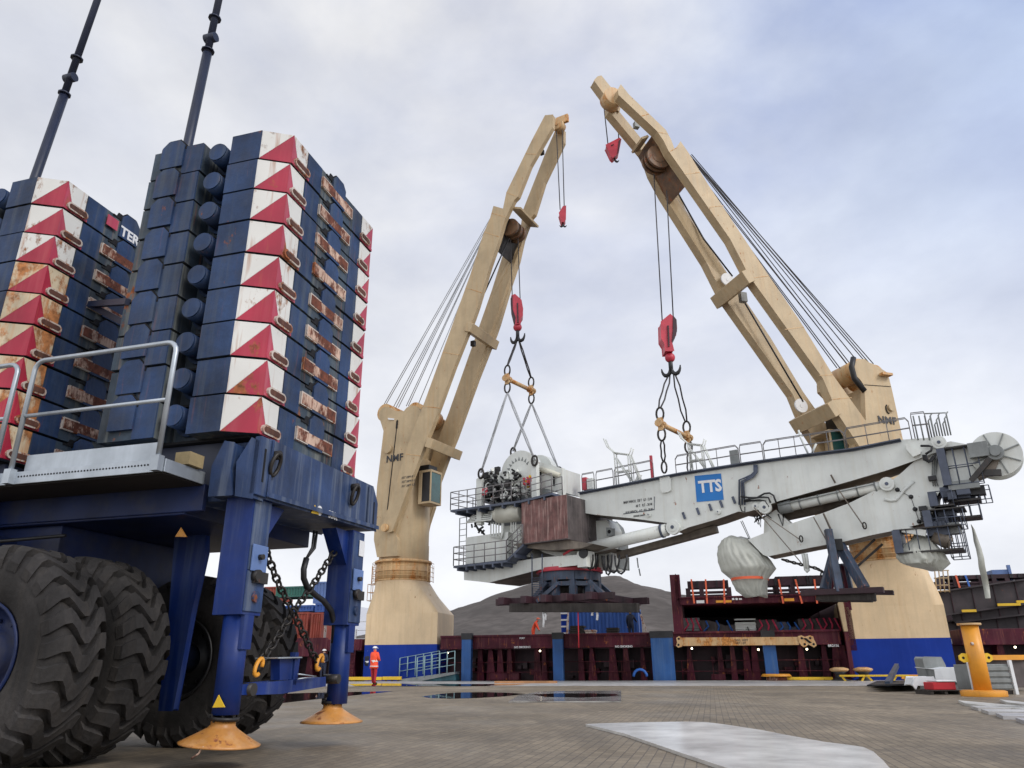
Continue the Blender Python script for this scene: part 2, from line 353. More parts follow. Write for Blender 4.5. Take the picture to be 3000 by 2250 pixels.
# ================================================================== GROUND
def ground_mat():
    m = D.materials.new('block paving'); m.use_nodes = True; t = m.node_tree; b = t.nodes['Principled BSDF']; lk = t.links.new
    g = N(t, 'ShaderNodeNewGeometry'); q = N(t, 'ShaderNodeMapping'); q.inputs['Rotation'].default_value = (0, 0, R(90+14))
    lk(g.outputs['Position'], q.inputs[0])
    br = N(t, 'ShaderNodeTexBrick'); br.inputs['Scale'].default_value = 1; setin(br, Mortar_Size=.006, Mortar_Smooth=.3, Brick_Width=.2, Row_Height=.1)
    br.offset = .5
    br.inputs['Color1'].default_value = (.285, .228, .155, 1); br.inputs['Color2'].default_value = (.21, .166, .113, 1); br.inputs['Mortar'].default_value = (.13, .105, .08, 1)
    lk(q.outputs[0], br.inputs[0])
    def noise(sc, det=6, ro=.6, vec=(1, 1, 1)):
        mq = N(t, 'ShaderNodeMapping'); mq.inputs['Scale'].default_value = vec; lk(g.outputs['Position'], mq.inputs[0])
        n = N(t, 'ShaderNodeTexNoise'); setin(n, Scale=sc, Detail=det, Roughness=ro); lk(mq.outputs[0], n.inputs[0]); return n.outputs[0]
    def mr(s, a, b_, c, d):
        n = N(t, 'ShaderNodeMapRange'); setin(n, From_Min=a, From_Max=b_, To_Min=c, To_Max=d); lk(s, n.inputs[0]); return n.outputs[0]
    def mul(A, f):
        n = N(t, 'ShaderNodeMix', data_type='RGBA', blend_type='MULTIPLY'); n.inputs[0].default_value = 1; lk(A, n.inputs[6]); lk(f, n.inputs[7]); return n.outputs[2]
    c = mul(br.outputs[0], mr(noise(.22), .3, .7, .68, 1.22)); c = mul(c, mr(noise(.9, 6, .65, (1, .35, 1)), .42, .6, .78, 1.05))
    c = mul(c, mr(noise(1.4, 8, .7), .3, .7, .8, 1.15)); c = mul(c, mr(noise(30, 3), .3, .7, .85, 1.12))
    lk(c, b.inputs['Base Color'])
    lk(mr(noise(.35, 5), .4, .6, .5, .8), b.inputs['Roughness'])
    bn = N(t, 'ShaderNodeBump'); setin(bn, Strength=.6, Distance=.006)
    ad = N(t, 'ShaderNodeMath', operation='ADD'); lk(mr(br.outputs[1], 0, 1, 1, 0), ad.inputs[0]); lk(mr(noise(9, 5), 0, 1, 0, 1.2), ad.inputs[1])
    lk(ad.outputs[0], bn.inputs['Height']); lk(bn.outputs[0], b.inputs['Normal'])
    return m
EDGE = 42.5
grn = MB().fbox(S, (-160, 160), (-70, EDGE), (-3, 0))
tag(grn.build('ground', ground_mat(), loc=(0, 0, 0)), kind='structure')
wm = mat('harbour water', (.02, .03, .035), .08, .1, bump=.5)
wt = MB()._a([(-2500, -100, -2.5), (2500, -100, -2.5), (2500, 4000, -2.5), (-2500, 4000, -2.5)], [(0, 1, 2, 3)])
tag(wt.build('water', wm, loc=(0, 0, 0)), kind='structure')
s0 = SN.dot(gr(2000, 2009.5))
ks = MB().fbox(S, (-60, 60), (s0, EDGE-.02), (.0005, .012)).build('quay_edge_concrete', mat('wet pale concrete', (.5, .49, .47), .35, .2, dirt=.35), loc=(0, 0, 0)); tag(ks, kind='structure')
pm = mat('puddle water', (.03, .028, .025), .03, .1)
plm = mat('wet pale plate', (.8, .78, .74), .2, .2, dirt=.25, bump=.03, scale=.7)
plm2 = mat('wet worn plate', (.42, .4, .37), .12, .35, dirt=.7, bump=.03, scale=.5)
def flat(name, px, m, z0, z1, label, cat, struct=False):
    b = MB().prism([gr(x, y, z0) for x, y in px], Z*(z1-z0)); o = b.build(name, m, loc=gr(*px[0]))
    if struct: tag(o, kind='structure')
    else: tag(o, label, cat)
    return o
flat('steel_road_plate', [(1716, 2128), (1800, 2124.5), (1900, 2122), (2010, 2120.5), (2070, 2122), (2150, 2133), (2240, 2148), (2330, 2166), (2420, 2183), (2470, 2189), (2530, 2198), (2560, 2212), (2590, 2240), (2640, 2300), (2700, 2420), (2230, 2296), (2000, 2217), (1830, 2157)], plm, .002, .032,
     'large wet reflective steel plate lying on the brick paving in the foreground', 'road plate')
flat('steel_road_plate', [(1490, 2058), (1820, 2058), (1820, 2026), (1700, 2026), (1580, 2029), (1520, 2040)], plm2, .002, .03,
     'far rectangular wet steel plate lying mid quay with a puddle on it', 'road plate')
flat('puddle', [(1560, 2035), (1620, 2031.5), (1720, 2031), (1800, 2033), (1818, 2037), (1780, 2041), (1700, 2044), (1600, 2042)], pm, .031, .033, '', '', True)
flat('puddle', [(1235, 2041), (1290, 2033), (1340, 2029), (1420, 2028), (1490, 2030), (1540, 2033), (1480, 2040), (1400, 2045), (1320, 2047), (1260, 2045)], pm, .002, .005, '', '', True)
flat('puddle', [(800, 2046), (820, 2033), (900, 2030), (1000, 2028), (1100, 2026), (1150, 2025.5), (1120, 2029), (1060, 2035), (1000, 2041), (930, 2048), (860, 2056), (800, 2063)], pm, .002, .005, '', '', True)
flat('puddle', [(1020, 2004), (1130, 2002), (1250, 2003), (1400, 2004), (1560, 2003), (1500, 2008), (1350, 2010), (1150, 2010), (1040, 2010)], pm, .013, .015, '', '', True)
# pale planks on the ground at the right edge
for k, (x0, y0, x1, y1, dy, lb) in enumerate([(2808, 2059, 3010, 2078, 10, 'longest whitish plank, uppermost of those lying right of the yellow pillar foot'), (2930, 2056, 3060, 2072, 9, 'short whitish plank cut by the right edge, beside the pillar foot'), (2845, 2076, 3050, 2076, 7, 'grey white plank second from the pillar foot'), (2875, 2086, 3050, 2088, 8, 'grey white plank third from the pillar foot'), (2918, 2098, 3060, 2100, 10, 'pale plank fourth from the pillar foot'), (2977, 2113, 3060, 2118, 9, 'nearest pale plank cut by the right edge of the photo')]):
    o = MB().prism([gr(x0, y0, .002), gr(x1, y1, .002), gr(x1+6, y1+dy, .002), gr(x0+22, y0+dy, .002)], Z*.05).build('plank', mat('pale plank %d' % k, (.55-.03*k, .54-.03*k, .5-.02*k), .6, .15, dirt=.3), loc=gr(x0, y0)); tag(o, lb, 'plank', 'pale planks on the quay')
# hill
def hill(name, ridge, dist, m, foot):
    b = MB(); nx = 140; ny = 26; vs = []
    xs = [p[0] for p in ridge]
    def ry(x):
        for (a, ya), (c_, yc) in zip(ridge, ridge[1:]):
            if a <= x <= c_: return ya+(yc-ya)*(x-a)/(c_-a)
        return ridge[0][1] if x < ridge[0][0] else ridge[-1][1]
    for i in range(nx+1):
        x = xs[0]+(xs[-1]-xs[0])*i/nx
        top = on(x, ry(x), Vector((0, 1, 0)), dist)
        for j in range(ny+1):
            t = j/ny
            if t < .7: k = t/.7; hgt = top.z*(k**.8); y = foot+(dist-foot)*k
            else: k = (t-.7)/.3; hgt = top.z*(1-k*k*.9); y = dist+dist*.4*k
            f = y/dist if y > dist else 1
            px_ = top.x*(.55+.45*min(1, y/dist)) if False else top.x
            nz = mnoise.fractal((px_*.012, y*.012, 1), 1, 2, 4)*top.z*.035 + abs(mnoise.noise((px_*.3, y*.3, 3)))*3.0
            if abs(t-.7) < .03: nz *= .35
            vs.append((px_, y, max(-3, hgt+nz*min(1, t*4)-3*(1-min(1, t*3)))))
    fs = [(i*(ny+1)+j, (i+1)*(ny+1)+j, (i+1)*(ny+1)+j+1, i*(ny+1)+j+1) for i in range(nx) for j in range(ny)]
    b._a(vs, fs, 0, True); tag(b.build(name, m, loc=(0, 0, 0)), kind='structure')
hm_ = mat('hazed heather and scrub hillside', (.14, .122, .11), .95, .32, scale=.004, fine=.7, dirt=.35)  # haze over the hill is put into this lifted, greyed colour
hm_.node_tree.nodes['Principled BSDF'].inputs['Specular IOR Level'].default_value = .1
hill('hill', [(700, 1935), (1000, 1880), (1150, 1850), (1300, 1796), (1340, 1781), (1400, 1765), (1440, 1745), (1500, 1727), (1560, 1706), (1600, 1698), (1700, 1694), (1760, 1690), (1790, 1686), (1818, 1687), (1833, 1702), (1850, 1709), (1887, 1716), (1916, 1720), (1935, 1728), (1955, 1737), (2000, 1742), (2200, 1790), (2500, 1850), (2900, 1900)], 900, hm_, 450)
hill('far_hill', [(300, 1900), (500, 1850), (700, 1800), (900, 1780), (1050, 1775), (1200, 1820), (1400, 1900)], 2200, mat('far hazy hillside', (.5, .5, .52), .95, .05, scale=.003), 1500)  # distance haze painted in as a pale base colour

# ================================================================== MOBILE HARBOUR CRANE
MC = thing('mobile_harbour_crane', K(-6.5, 7, 0), 'dark blue mobile harbour crane chassis on huge black tyres with raised outrigger legs', 'mobile crane')
def legset(n0, dn, name='outrigger_leg'):
    m = MB()
    m.fbox(K, (-4.50, -4.20), (n0, n0+.29), (1.24, 2.30), 0).fbox(K, (-4.2, -4.194), (n0+.01, n0+.28), (1.63, 2.28), 1)  # lighter blue on the right-facing side paints in the light falling there
    m.prism([K(-4.44, n0+.29*(dn > 0), 1.90), K(-4.44, n0+.29*(dn > 0)+dn*.30, 2.28), K(-4.44, n0+.29*(dn > 0), 2.28)], KU*.18)
    m.fbox(K, (-4.20, -4.185), (n0+.01, n0+.28), (1.27, 1.62), 1)
    lg = m.build(name, [mt['legblue'], mt['blue']], MC, bevel=.012)
    MB().cyl(K(-4.33, n0+.13, .42), K(-4.33, n0+.13, 1.26), .115, n=28).fbox(K, (-4.26, -4.20), (n0+.06, n0+.2), (.95, 1.24)).build('inner_tube', mt['legblue'], lg)
    b = MB(); b.fbox(K, (-4.185, -4.165), (n0+.03, n0+.26), (1.62, 1.86)).build('lock_plate', mt['lblue'], lg, bevel=.006)
    b = MB(); b.cyl(K(-4.19, n0+.11, 1.58), K(-4.13, n0+.11, 1.58), .055, n=14); b.fbox(K, (-4.185, -4.15), (n0+.08, n0+.28), (1.52, 1.62)); b.build('lock_pin', mt['steel'], lg); b = MB(); b.cyl(K(-4.17, n0+.13, 1.75), K(-4.12, n0+.13, 1.75), .025); b.build('bolt', mt['steel'], lg)
    b = MB(); b.cyl(K(-4.205, n0+.15, 1.40), K(-4.16, n0+.15, 1.40), .05, n=16); b.build('pivot_cap', mt['slabblue'], lg)
    return lg
lg1 = legset(5.90, 1); lg2 = legset(7.86, -1)
# knuckle joints and cone pads
def pad(px, n0, zb, tilt, name='support_pad'):
    c = on(px[0], px[1], KN, n0); c.z = zb
    ax = (Z + KU*tilt).normalized(); m = MB(); prof = [(.335, 0), (.338, .012), (.30, .03), (.2, .085), (.125, .13), (.105, .15), (.1, .205), (.0, .205)]
    rs = []
    for r, h in prof[:-1]: rs.append(m.ring(c+ax*h, ax, r, 40))
    m.loft(rs, 0, True)
    p = m.build(name, mt['pad'], MC)
    j = MB(); top = c+ax*.2
    j.cyl(top-ax*.01, top+ax*.02, .125, n=20).cyl(top, top+Z*.14, .06, n=12)
    for k in range(7):
        a = k*.9; q = top+KU*(.1*math.cos(a))+KN*(.1*math.sin(a)); j.beam(q-Z*.02, q+Z*.045+KU*(.03*math.sin(a)), .03, .012)
    j.cyl(top+Z*.06, top+Z*.1, .1, n=16)
    j.build('ball_joint', mt['steel'], p)
pad((640, 2205), 6.03, .185, .075); pad((970, 2128), 7.99, .23, .0)
MB().tube([on(x, y, KN, 5.72) for x, y in [(597, 2188), (588, 2196), (583, 2207), (570, 2216), (561, 2223)]], .008, 6).build('lashing_wire', mt['rust'], MC)
# beam carrying the counterweight
bm = MB().prism([K(-4.15, n, z) for n, z in [(5.97, 2.86), (8.20, 2.88), (8.34, 2.70), (8.34, 2.36), (5.97, 2.29)]], -KU*.75)
bm.prism([K(-4.15, n, z) for n, z in [(5.97, 2.335), (8.34, 2.41), (8.34, 2.385), (5.97, 2.31)]], KU*.035)
bm.fbox(K, (-4.15, -4.11), (5.97, 6.0), (2.3, 2.86)); bm.fbox(K, (-4.15, -4.12), (8.06, 8.09), (2.4, 2.86))
bb = bm.build('end_beam', mt['blue'], MC, bevel=.01)
c9 = cs(500, 1220, .27125)
MB().prism([on(x, y, KN, 5.80) for x, y in c9((878, 235), (775, 400), (718, 490), (700, 850), (880, 880), (952, 268))], KN*.16).fbox(K, (-4.2, -4.125), (5.80, 5.97), (2.29, 2.85)).build('corner_bracket', mt['blue'], bb, bevel=.008)
MB().fbox(K, (-4.125, -4.12), (5.865, 5.89), (2.42, 2.74)).build('bracket_slot', mt['gap'], bb); MB().fbox(K, (-4.149, -4.145), (8.235, 8.26), (2.42, 2.70)).build('bracket_slot', mt['gap'], bb)
MB().prism([on(x, y, KN, 5.78) for x, y in c9((585, 268), (450, 530), (408, 860), (655, 845), (640, 560), (690, 285))], KN*.3).build('rear_bracket', mt['blue'], bb, bevel=.006)
for cx, cy in [(1135, 520), (1992, 850)]:
    q = on(*c9((cx, cy)), KU, -4.09)
    m = MB(); m.tube([q+KN*(.062*math.cos(a))+Z*(.105*math.sin(a))+KU*(.03*math.sin(a)) for a in [i*math.pi/9 for i in range(18)]], .02, 8, closed=True)
    m.cyl(q+Z*.1-KU*.08+KN*.03, q+Z*.1+KU*.02+KN*.03, .045, n=14); m.build('shackle', mt['chain'], bb)
q = on(961, 1523, KU, -4.145)+Z*.03; text('356t', 'marking', .105, q, KN, Z, mt['ltxt'], bb, .003, .004)
qa = [on(*c9(p), KU, -4.143) for p in [(1515, 1042), (1600, 1062), (1556, 955)]]; MB().prism(qa, KU*.004).build('warning_sign', mt['yel'], bb)
q = on(*c9((1608, 1018)), KU, -4.146); MB().cyl(q, q+KU*.004, .052, n=20).build('round_sign', mt['ltxt'], bb)
MB().fbox(K, (-4.184, -4.18), (8.0, 8.13), (2.02, 2.2)).build('sticker', mt['ltxt'], lg2)
qa = [on(x, y, KN, 5.90) for x, y in [(622, 2073), (658, 2072), (640, 2036)]]; MB().prism(qa, KN*.01).build('warning_sign', mt['yel'], MC)
qa = [on(x, y, KN, 6.1) for x, y in [(513, 1572), (547, 1573), (530, 1545)]]; MB().prism(qa, KN*.01).build('warning_sign', mt['orange'], MC)
# crossbar between the legs
cb = MB().prism([on(x, y, KU, -4.24) for x, y in [(700, 2008), (954, 1984), (954, 2009), (825, 2031), (732, 2034), (700, 2034)]], -KU*.14)
cx = cb.build('crossbar', mt['legblue'], MC, bevel=.006)
c10 = cs(600, 1850, .1808)
MB().prism([on(*c10(p), KU, -4.26) for p in [(1215, 790), (1500, 770), (1545, 440), (1215, 445)]], -KU*.1).fbox(lambda u, n, z: on(*c10((1390, 600)), KU, -4.3)+KU*u+KN*n+Z*z, (0, .06), (-.03, .03), (-.15, .15)).build('crossbar_box', mt['legblue'], cx)
qa = [on(*c10(p), KU, -4.2) for p in [(1190, 440), (1580, 430), (1580, 410), (1190, 420)]]; MB().prism(qa, -KU*.25).build('cap_plate', mt['galv'], cx)
MB().tube([on(*c10(p), KU, -4.2) for p in [(1510, 690), (1810, 725), (1510, 770)]], .008, 6).build('handle', mt['galv'], cx)
q = on(*c10((640, 940)), KU, -4.3); MB().cyl(q-KU*.08, q+KU*.1, .055, n=14).build('hinge_pin', mt['steel'], cx)
q = on(*c10((2040, 770)), KU, -4.3); MB().cyl(q-KU*.08, q+KU*.1, .05, n=14).build('hinge_pin', mt['steel'], cx)
# chains and hose
c6 = cs(500, 1500, .45215)
def chain(pts, name, parent, link=.105, r=.0125, m='chain'):
    pts = [Vector(p) for p in pts]; b = MB(); d = 0; seg = 0; pos = pts[0].copy(); k = 0
    tot = sum((pts[i+1]-pts[i]).length for i in range(len(pts)-1)); n = int(tot/(link*.74))
    def at(s):
        for i in range(len(pts)-1):
            l = (pts[i+1]-pts[i]).length
            if s <= l or i == len(pts)-2: return pts[i]+(pts[i+1]-pts[i])*(s/l), (pts[i+1]-pts[i]).normalized()
            s -= l
    for i in range(n):
        c, t = at((i+.5)*tot/n); x = t.cross(KU).normalized(); y = t.cross(x).normalized()
        side = (x if i % 2 else (y*.9+x*.45).normalized())
        b.tube([c+t*(link*.5*math.cos(a))+side*(link*.3*math.sin(a)) for a in [j*math.pi/5 for j in range(10)]], r, 6, closed=True)
    return b.build(name, mt[m], parent)
ch1 = chain([on(*c6(p), KU, -4.32) for p in [(612, 240), (650, 340), (680, 420), (710, 490), (760, 580), (820, 700), (870, 810), (920, 920), (955, 965)]], 'chain', MC)
ch2 = chain([on(*c6(p), KU, -4.36) for p in [(1065, 255), (1000, 350), (950, 430), (900, 500), (850, 570), (800, 640), (760, 700), (700, 800), (640, 890), (590, 960)]], 'chain', MC)
for p in [(570, 1005), (965, 975)]:
    q = on(*c6(p), KU, -4.32); MB().tube([q+KN*(.05*math.cos(a)+.03*math.sin(a))+Z*(.075*math.sin(a)) for a in [i*math.pi/7 for i in range(13)]], .02, 8).build('chain_hook', mt['orange'], MC)
hp = [(930, 120), (918, 230), (880, 300), (862, 370), (862, 430), (885, 490), (940, 540), (990, 575), (1040, 640), (1062, 730), (1055, 850)]
hq = [on(*c6(p), KU, -4.38) for p in hp]; MB().tube(hq[:3], .015, 8).tube([hq[0]+KN*.06, hq[1]+KN*.05, hq[2]], .015, 8).tube(hq[2:], .032, 10).build('hydraulic_hose', mt['black'], MC)
# chassis
cm = MB().fbox(K, (-11, -4.92), (5.86, 8.1), (2.16, 2.43)).fbox(K, (-11, -6.45), (5.95, 8.0), (1.55, 2.16)); cm.fbox(K, (-11, -4.72), (5.84, 5.9), (2.18, 2.44)); cm.fbox(K, (-11, -7.0), (5.25, 8.4), (1.95, 2.05))
cm.fbox(K, (-11, -7.3), (5.4, 5.9), (2.0, 2.42)); 
chs = cm.build('chassis', mt['legd'], MC, bevel=.01)
MB().prism([on(x, y, KN, 6.9) for x, y in [(517, 1530), (601, 1530), (598, 1620), (560, 1790), (505, 2080), (466, 2080), (497, 1790)]], KN*.08).build('axle_strut', mt['legblue'], chs, bevel=.01)
m = MB()
for (u, n_) in [(-5.95, 6.45), (-5.95, 6.95)]: m.cyl(K(u, 5.2, .9), K(u, 8.3, .9), .16, n=16)
m.fbox(K, (-6.5, -6.1), (6.35, 7.0), (.6, 1.6)); m.build('axle', mt['navy'], chs)
rr = random.Random(3); m = MB()
for i in range(12):
    u0 = rr.uniform(-9.5, -7.2); z0 = rr.uniform(1.45, 2.1); n0 = rr.uniform(5.6, 6.1)
    m.tube([K(u0, n0, z0), K(u0+rr.uniform(.2, .6), n0, z0-rr.uniform(.0, .25)), K(u0+rr.uniform(.6, 1.2), n0+.1, z0+rr.uniform(-.1, .1))], .018, 6)
m.build('hydraulic_pipes', mt['black'], chs)
MB().fbox(K, (-6.1, -4.6), (5.95, 7.8), (2.44, 2.87)).fbox(K, (-9.2, -7.4), (5.95, 7.8), (2.44, 2.87)).fbox(K, (-7.4, -6.1), (6.1, 7.7), (2.43, 2.7)).build('counterweight_tray', mt['navy'], MC)
MB().fbox(K, (-4.86, -4.70), (5.55, 5.75), (2.56, 2.68)).build('timber_block', mat('yellowed timber', (.35, .27, .14), .8, .2, fine=.3), MC)
# tyres
def tyre(uc, n0, rimm='blue'):
    RR = .90; W = .5; o = K(uc, n0, RR)
    root = MB()
    def P(r, a, n): return K(uc+r*math.cos(a), n0+n, RR+r*math.sin(a))
    prof = [(.43, .03), (.47, .0), (.6, -.02), (.72, -.012), (.79, .015), (.835, .06), (.845, .13), (.85, .25), (.845, .37), (.835, .44), (.79, .485), (.72, .512), (.6, .52), (.47, .5), (.43, .47)]
    n = 56; rs = []
    for r, y in prof: rs.append([P(r, 2*math.pi*i/n, y) for i in range(n)])
    root.loft(rs, 0, True, False)
    nl = 26
    for i in range(nl):
        a0 = 2*math.pi*i/nl; secs = []
        K_ = 13
        for k in range(K_):
            t = k/(K_-1); y = -.008+t*.516
            edge = min(t, 1-t)
            ang = a0+.10*math.sin(t*2*math.pi*1.5+.4)+.05*t
            rt = .905 if edge > .12 else (.905-.13*(1-edge/.12)**1.2)
            rb = .78 if edge > .12 else .70
            yy = y if edge > .05 else (y+(-.012 if t < .5 else .012))
            hw = .070
            secs.append([P(rb, ang-hw*1.12, yy), P(rt, ang-hw, yy), P(rt, ang+hw, yy), P(rb, ang+hw*1.12, yy)])
        root.loft(secs, 0, False, True)
    ty = root.build('wheel', mt['tyre'], MC)
    b = MB(); rp = [(.43, .03), (.445, .0), (.42, -.005), (.40, .03), (.385, .12), (.36, .18), (.2, .2), (.19, .14), (.0001, .14)]
    b.loft([[P(r, 2*math.pi*i/32, y) for i in range(32)] for r, y in rp], 0, True, False)
    for i in range(12):
        a = 2*math.pi*i/12; b.cyl(P(.28, a, .19), P(.28, a, .16), .018, n=6)
    b.build('rim', mt[rimm], ty)
for n0 in (4.92, 5.70, 7.35, 7.92): tyre(-5.98, n0, 'legd' if n0 < 5 else 'black')
for n0 in (4.92, 5.70, 7.35, 7.92): tyre(-8.3, n0)
# walkway with handrail
PN = 5.30
wk = MB().fbox(K, (-9.5, -4.75), (PN, 5.84), (2.455, 2.475)).fbox(K, (-6.47, -4.75), (PN-.012, PN), (2.43, 2.55)).fbox(K, (-9.5, -6.52), (PN-.012, PN), (2.43, 2.55)).fbox(K, (-4.75, -4.735), (PN, 5.84), (2.43, 2.55))
wko = wk.build('walkway', mt['galv'], MC, bevel=.004)
b = MB()
for i in range(44): q = K(-6.38+i*.035, PN-.013, 2.50); b.cyl(q, q-KN*.002, .009, n=8)
b.build('perforations', mt['gap'], wko)
MB().fbox(K, (-6.38, -4.86), (PN+.03, PN+.04), (2.56, 2.72)).build('toe_board', mt['galv'], wko)
MB().fbox(K, (-9.5, -4.76), (PN+.02, 5.83), (2.42, 2.452)).build('grating_underside', mat('dark grating', (.02, .016, .014), .8, .2), wko)
def railpanel(u0, u1, z0=2.5, z1=3.68, zm=3.10):
    b = MB(); r = .024; c = .1
    pts = [K(u0, PN-.04, z0), K(u0, PN-.04, z1-c)]+[K(u0+c-c*math.cos(a), PN-.04, z1-c+c*math.sin(a)) for a in (.4, .8, 1.2)]+[K(u0+c, PN-.04, z1), K(u1-c, PN-.04, z1)]+[K(u1-c+c*math.sin(a), PN-.04, z1-c+c*math.cos(a)) for a in (.4, .8, 1.2)]+[K(u1, PN-.04, z1-c), K(u1, PN-.04, z0)]
    b.tube(pts, r, 10); b.tube([K(u0, PN-.04, zm), K(u1, PN-.04, zm)], r*.85, 8)
    b.fbox(K, (u0-.04, u0+.04), (PN-.075, PN-.005), (2.43, 2.57)); b.fbox(K, (u1-.04, u1+.04), (PN-.075, PN-.005), (2.43, 2.57))
    b.build('handrail', mt['galv'], wko)
railpanel(-6.46, -4.79); railpanel(-8.6, -6.68)
# tall masts behind the counterweights
for (pa, pb, n_) in [((103, 520), (287, -5), 8.1), ((550, 425), (642, -5), 8.1)]:
    A = on(*pa, KN, n_); B = on(*pb, KN, n_); t = (B-A)
    A2 = A-t*.7; B2 = A+t*2.2; b = MB(); f = lambda s: A+t*s
    b.cyl(A2, f(.45 if pa[0] < 200 else .60), .078, .078, n=14); b.cyl(f(.45 if pa[0] < 200 else .6), B2, .062, .058, n=14)
    k0 = .44 if pa[0] < 200 else .62
    for kk in (k0-.0, k0+.2 if pa[0] < 200 else k0+.23): b.cyl(f(kk-.003), f(kk+.005), .11, n=10)
    mid = f(k0+.09); b.cyl(mid-KU*.10, mid+KU*.11, .085, n=14)
    b.build('mast', mt['navy'], MC)
b = MB(); q1, q2, q3 = on(262, 892, KU, -7.2), on(374, 884, KU, -5.9), on(372, 950, KU, -6.3)
b.beam(q1, q2, .05, .07); b.beam(q1, q3, .05, .07); b.build('tie_strut', mt['navy'], MC)

# ================================================================== COUNTERWEIGHT SLABS
ZT = 6.41; HS = .3925
SM = [mt['slabface'], mt['slabblue'], mt['white'], mt['red'], mt['gap'], mt['pink']]
def slab_parts(root, rusty):
    o = ORIG[root.name]
    def F(u, n, z): return o+KU*u+KN*n+Z*z          # local: u from near corner, n from near corner
    M_ = [mt['slabface'], mt['slabblue'], mt['whiterust'] if rusty else mt['white'], mt['red'], mt['gap'], mt['red' if rusty else 'pink']]
    m = MB(); h0 = -HS+.026; fp = [(0, 0), (0, 1.98), (-.29, 2.15), (-1.73, 2.15), (-1.73, -.17), (-1.05, -.17), (-1.05, .10), (-.67, .10), (-.67, -.17), (-.29, -.17)]
    m.prism([F(u, n, h0) for u, n in fp], Z*(HS-.026), 0)
    m.fbox(F, (-1.6, -.1), (.02, 1.9), (-HS, h0), 4)
    def plate(pts, off, mi):   # pts (axis coords) in outward direction off
        m.prism([Vector(p) for p in pts], off, mi)
    # front plates
    m.prism([F(-.29, -.17, h0), F(-.67, -.17, h0), F(-.67, -.17, 0), F(-.29, -.17, 0)], -KN*.012, 1)
    m.prism([F(-1.05, -.17, h0), F(-1.30, -.17, h0), F(-1.30, -.17, 0), F(-1.05, -.17, 0)], -KN*.018, 1)
    def bump(P_, off, mi, g=.0, du=0):
        m.prism(P_, off, mi)
    def hexp(a0, a1, z0, z1, c, fn, g=0): return [fn(a0-g, z0), fn(a1+g, z0), fn(a1+g, z1-c), fn(a1-c, z1+g), fn(a0+c, z1+g), fn(a0-g, z1-c)]
    fa = lambda u, z: F(u, -.17, z); fc = lambda n, z: F(0, n, z)
    m.prism(hexp(-1.60, -1.30, -HS+.13, .10, .075, fa), -KN*.035, 1)
    m.prism(hexp(-1.60, -1.30, -.03, .10, .075, fa, .02), -KN*.02, 4)
    m.prism(hexp(.86, 1.16, -HS+.13, .10, .07, fc), KU*.03, 1)
    m.prism(hexp(.86, 1.16, -.03, .10, .07, fc, .02), KU*.012, 4); m.prism([fc(.72, -.02), fc(.86, -.02), fc(.86, .06), fc(.80, .06), fc(.78, .0), fc(.72, .0)], KU*.011, 4)
    # faded panels on the long face
    m.prism([fc(.32, h0+.004), fc(.62, h0+.004), fc(.62, -.004), fc(.32, -.004)], KU*.006, 1)
    m.prism([fc(1.42, h0+.004), fc(1.66, h0+.004), fc(1.66, -.004), fc(1.42, -.004)], KU*.006, 1)
    # chamfer warning stripes
    A = lambda t, z: F(-.29*t, -.17*t, z)
    cn = (KU*.17-KN*.29).normalized()*.004
    m.prism([A(1, h0), A(1, 0), A(0, 0)], cn, 2); m.prism([A(1, h0), A(0, 0), A(0, h0)], cn, 3)
    m.prism([fc(0, 0), fc(.16, h0), fc(.30, h0), fc(.30, 0)], KU*.004, 2); m.prism([fc(0, 0), fc(0, h0), fc(.16, h0)], KU*.004, 5)
    m.prism([fc(1.68, h0), fc(1.68, 0), fc(1.98, 0)], KU*.004, 2); m.prism([fc(1.68, h0), fc(1.98, 0), fc(1.98, h0)], KU*.004, 5)
    m.fbox(F, (.0, .012), (.0, .36), (h0, h0+.035), 5); m.fbox(F, (.0, .012), (1.64, 1.98), (h0, h0+.035), 5)
    m.build('plate', M_, root, bevel=.004)
    def cap(n0, n1, zc, r):
        pts = [fc(n0+r-r*math.cos(a), zc+r*math.sin(a)) for a in (-1.3, -.6, 0, .6, 1.3)]+[fc(n1-r+r*math.cos(a), zc+r*math.sin(a)) for a in (1.3, .6, 0, -.6, -1.3)]
        return pts
    for a, b_ in ((.04, .34), (1.63, 1.88)):
        q = MB(); q.prism(cap(a, b_, -.305, .045), KU*.035, 0); hd_ = q.build('handle', mt['pale'], root, bevel=.006)
        q = MB(); q.prism(cap(a+.02, b_-.02, -.305, .03), KU*.04, 0); q.build('handle_slot', mt['rustd'], hd_)
    q = MB(); q.prism([fc(.63, -.245), fc(1.37, -.245), fc(1.37, -.105), fc(.63, -.105)], KU*.028, 0); sp = q.build('bearing_pad', mt['pale'], root, bevel=.004)
    q = MB(); q.prism([fc(.645, -.235), fc(1.355, -.235), fc(1.355, -.118), fc(.645, -.118)], KU*.033, 0); q.build('pad_face', mt['rust'], sp)
    q = MB(); q.cyl(F(-.86, .10, -.155), F(-.86, -.16, -.155), .115, n=28); q.cyl(F(-.86, -.16, -.155), F(-.86, -.175, -.155), .108, n=28); q.cyl(F(-.86, .10, -.155), F(-.86, .06, -.155), .15, n=28); q.build('lifting_spigot', mt['slabblue'], root)
ordn = ['topmost', 'second', 'third', 'fourth', 'fifth', 'sixth', 'seventh', 'eighth', 'ninth and lowest']
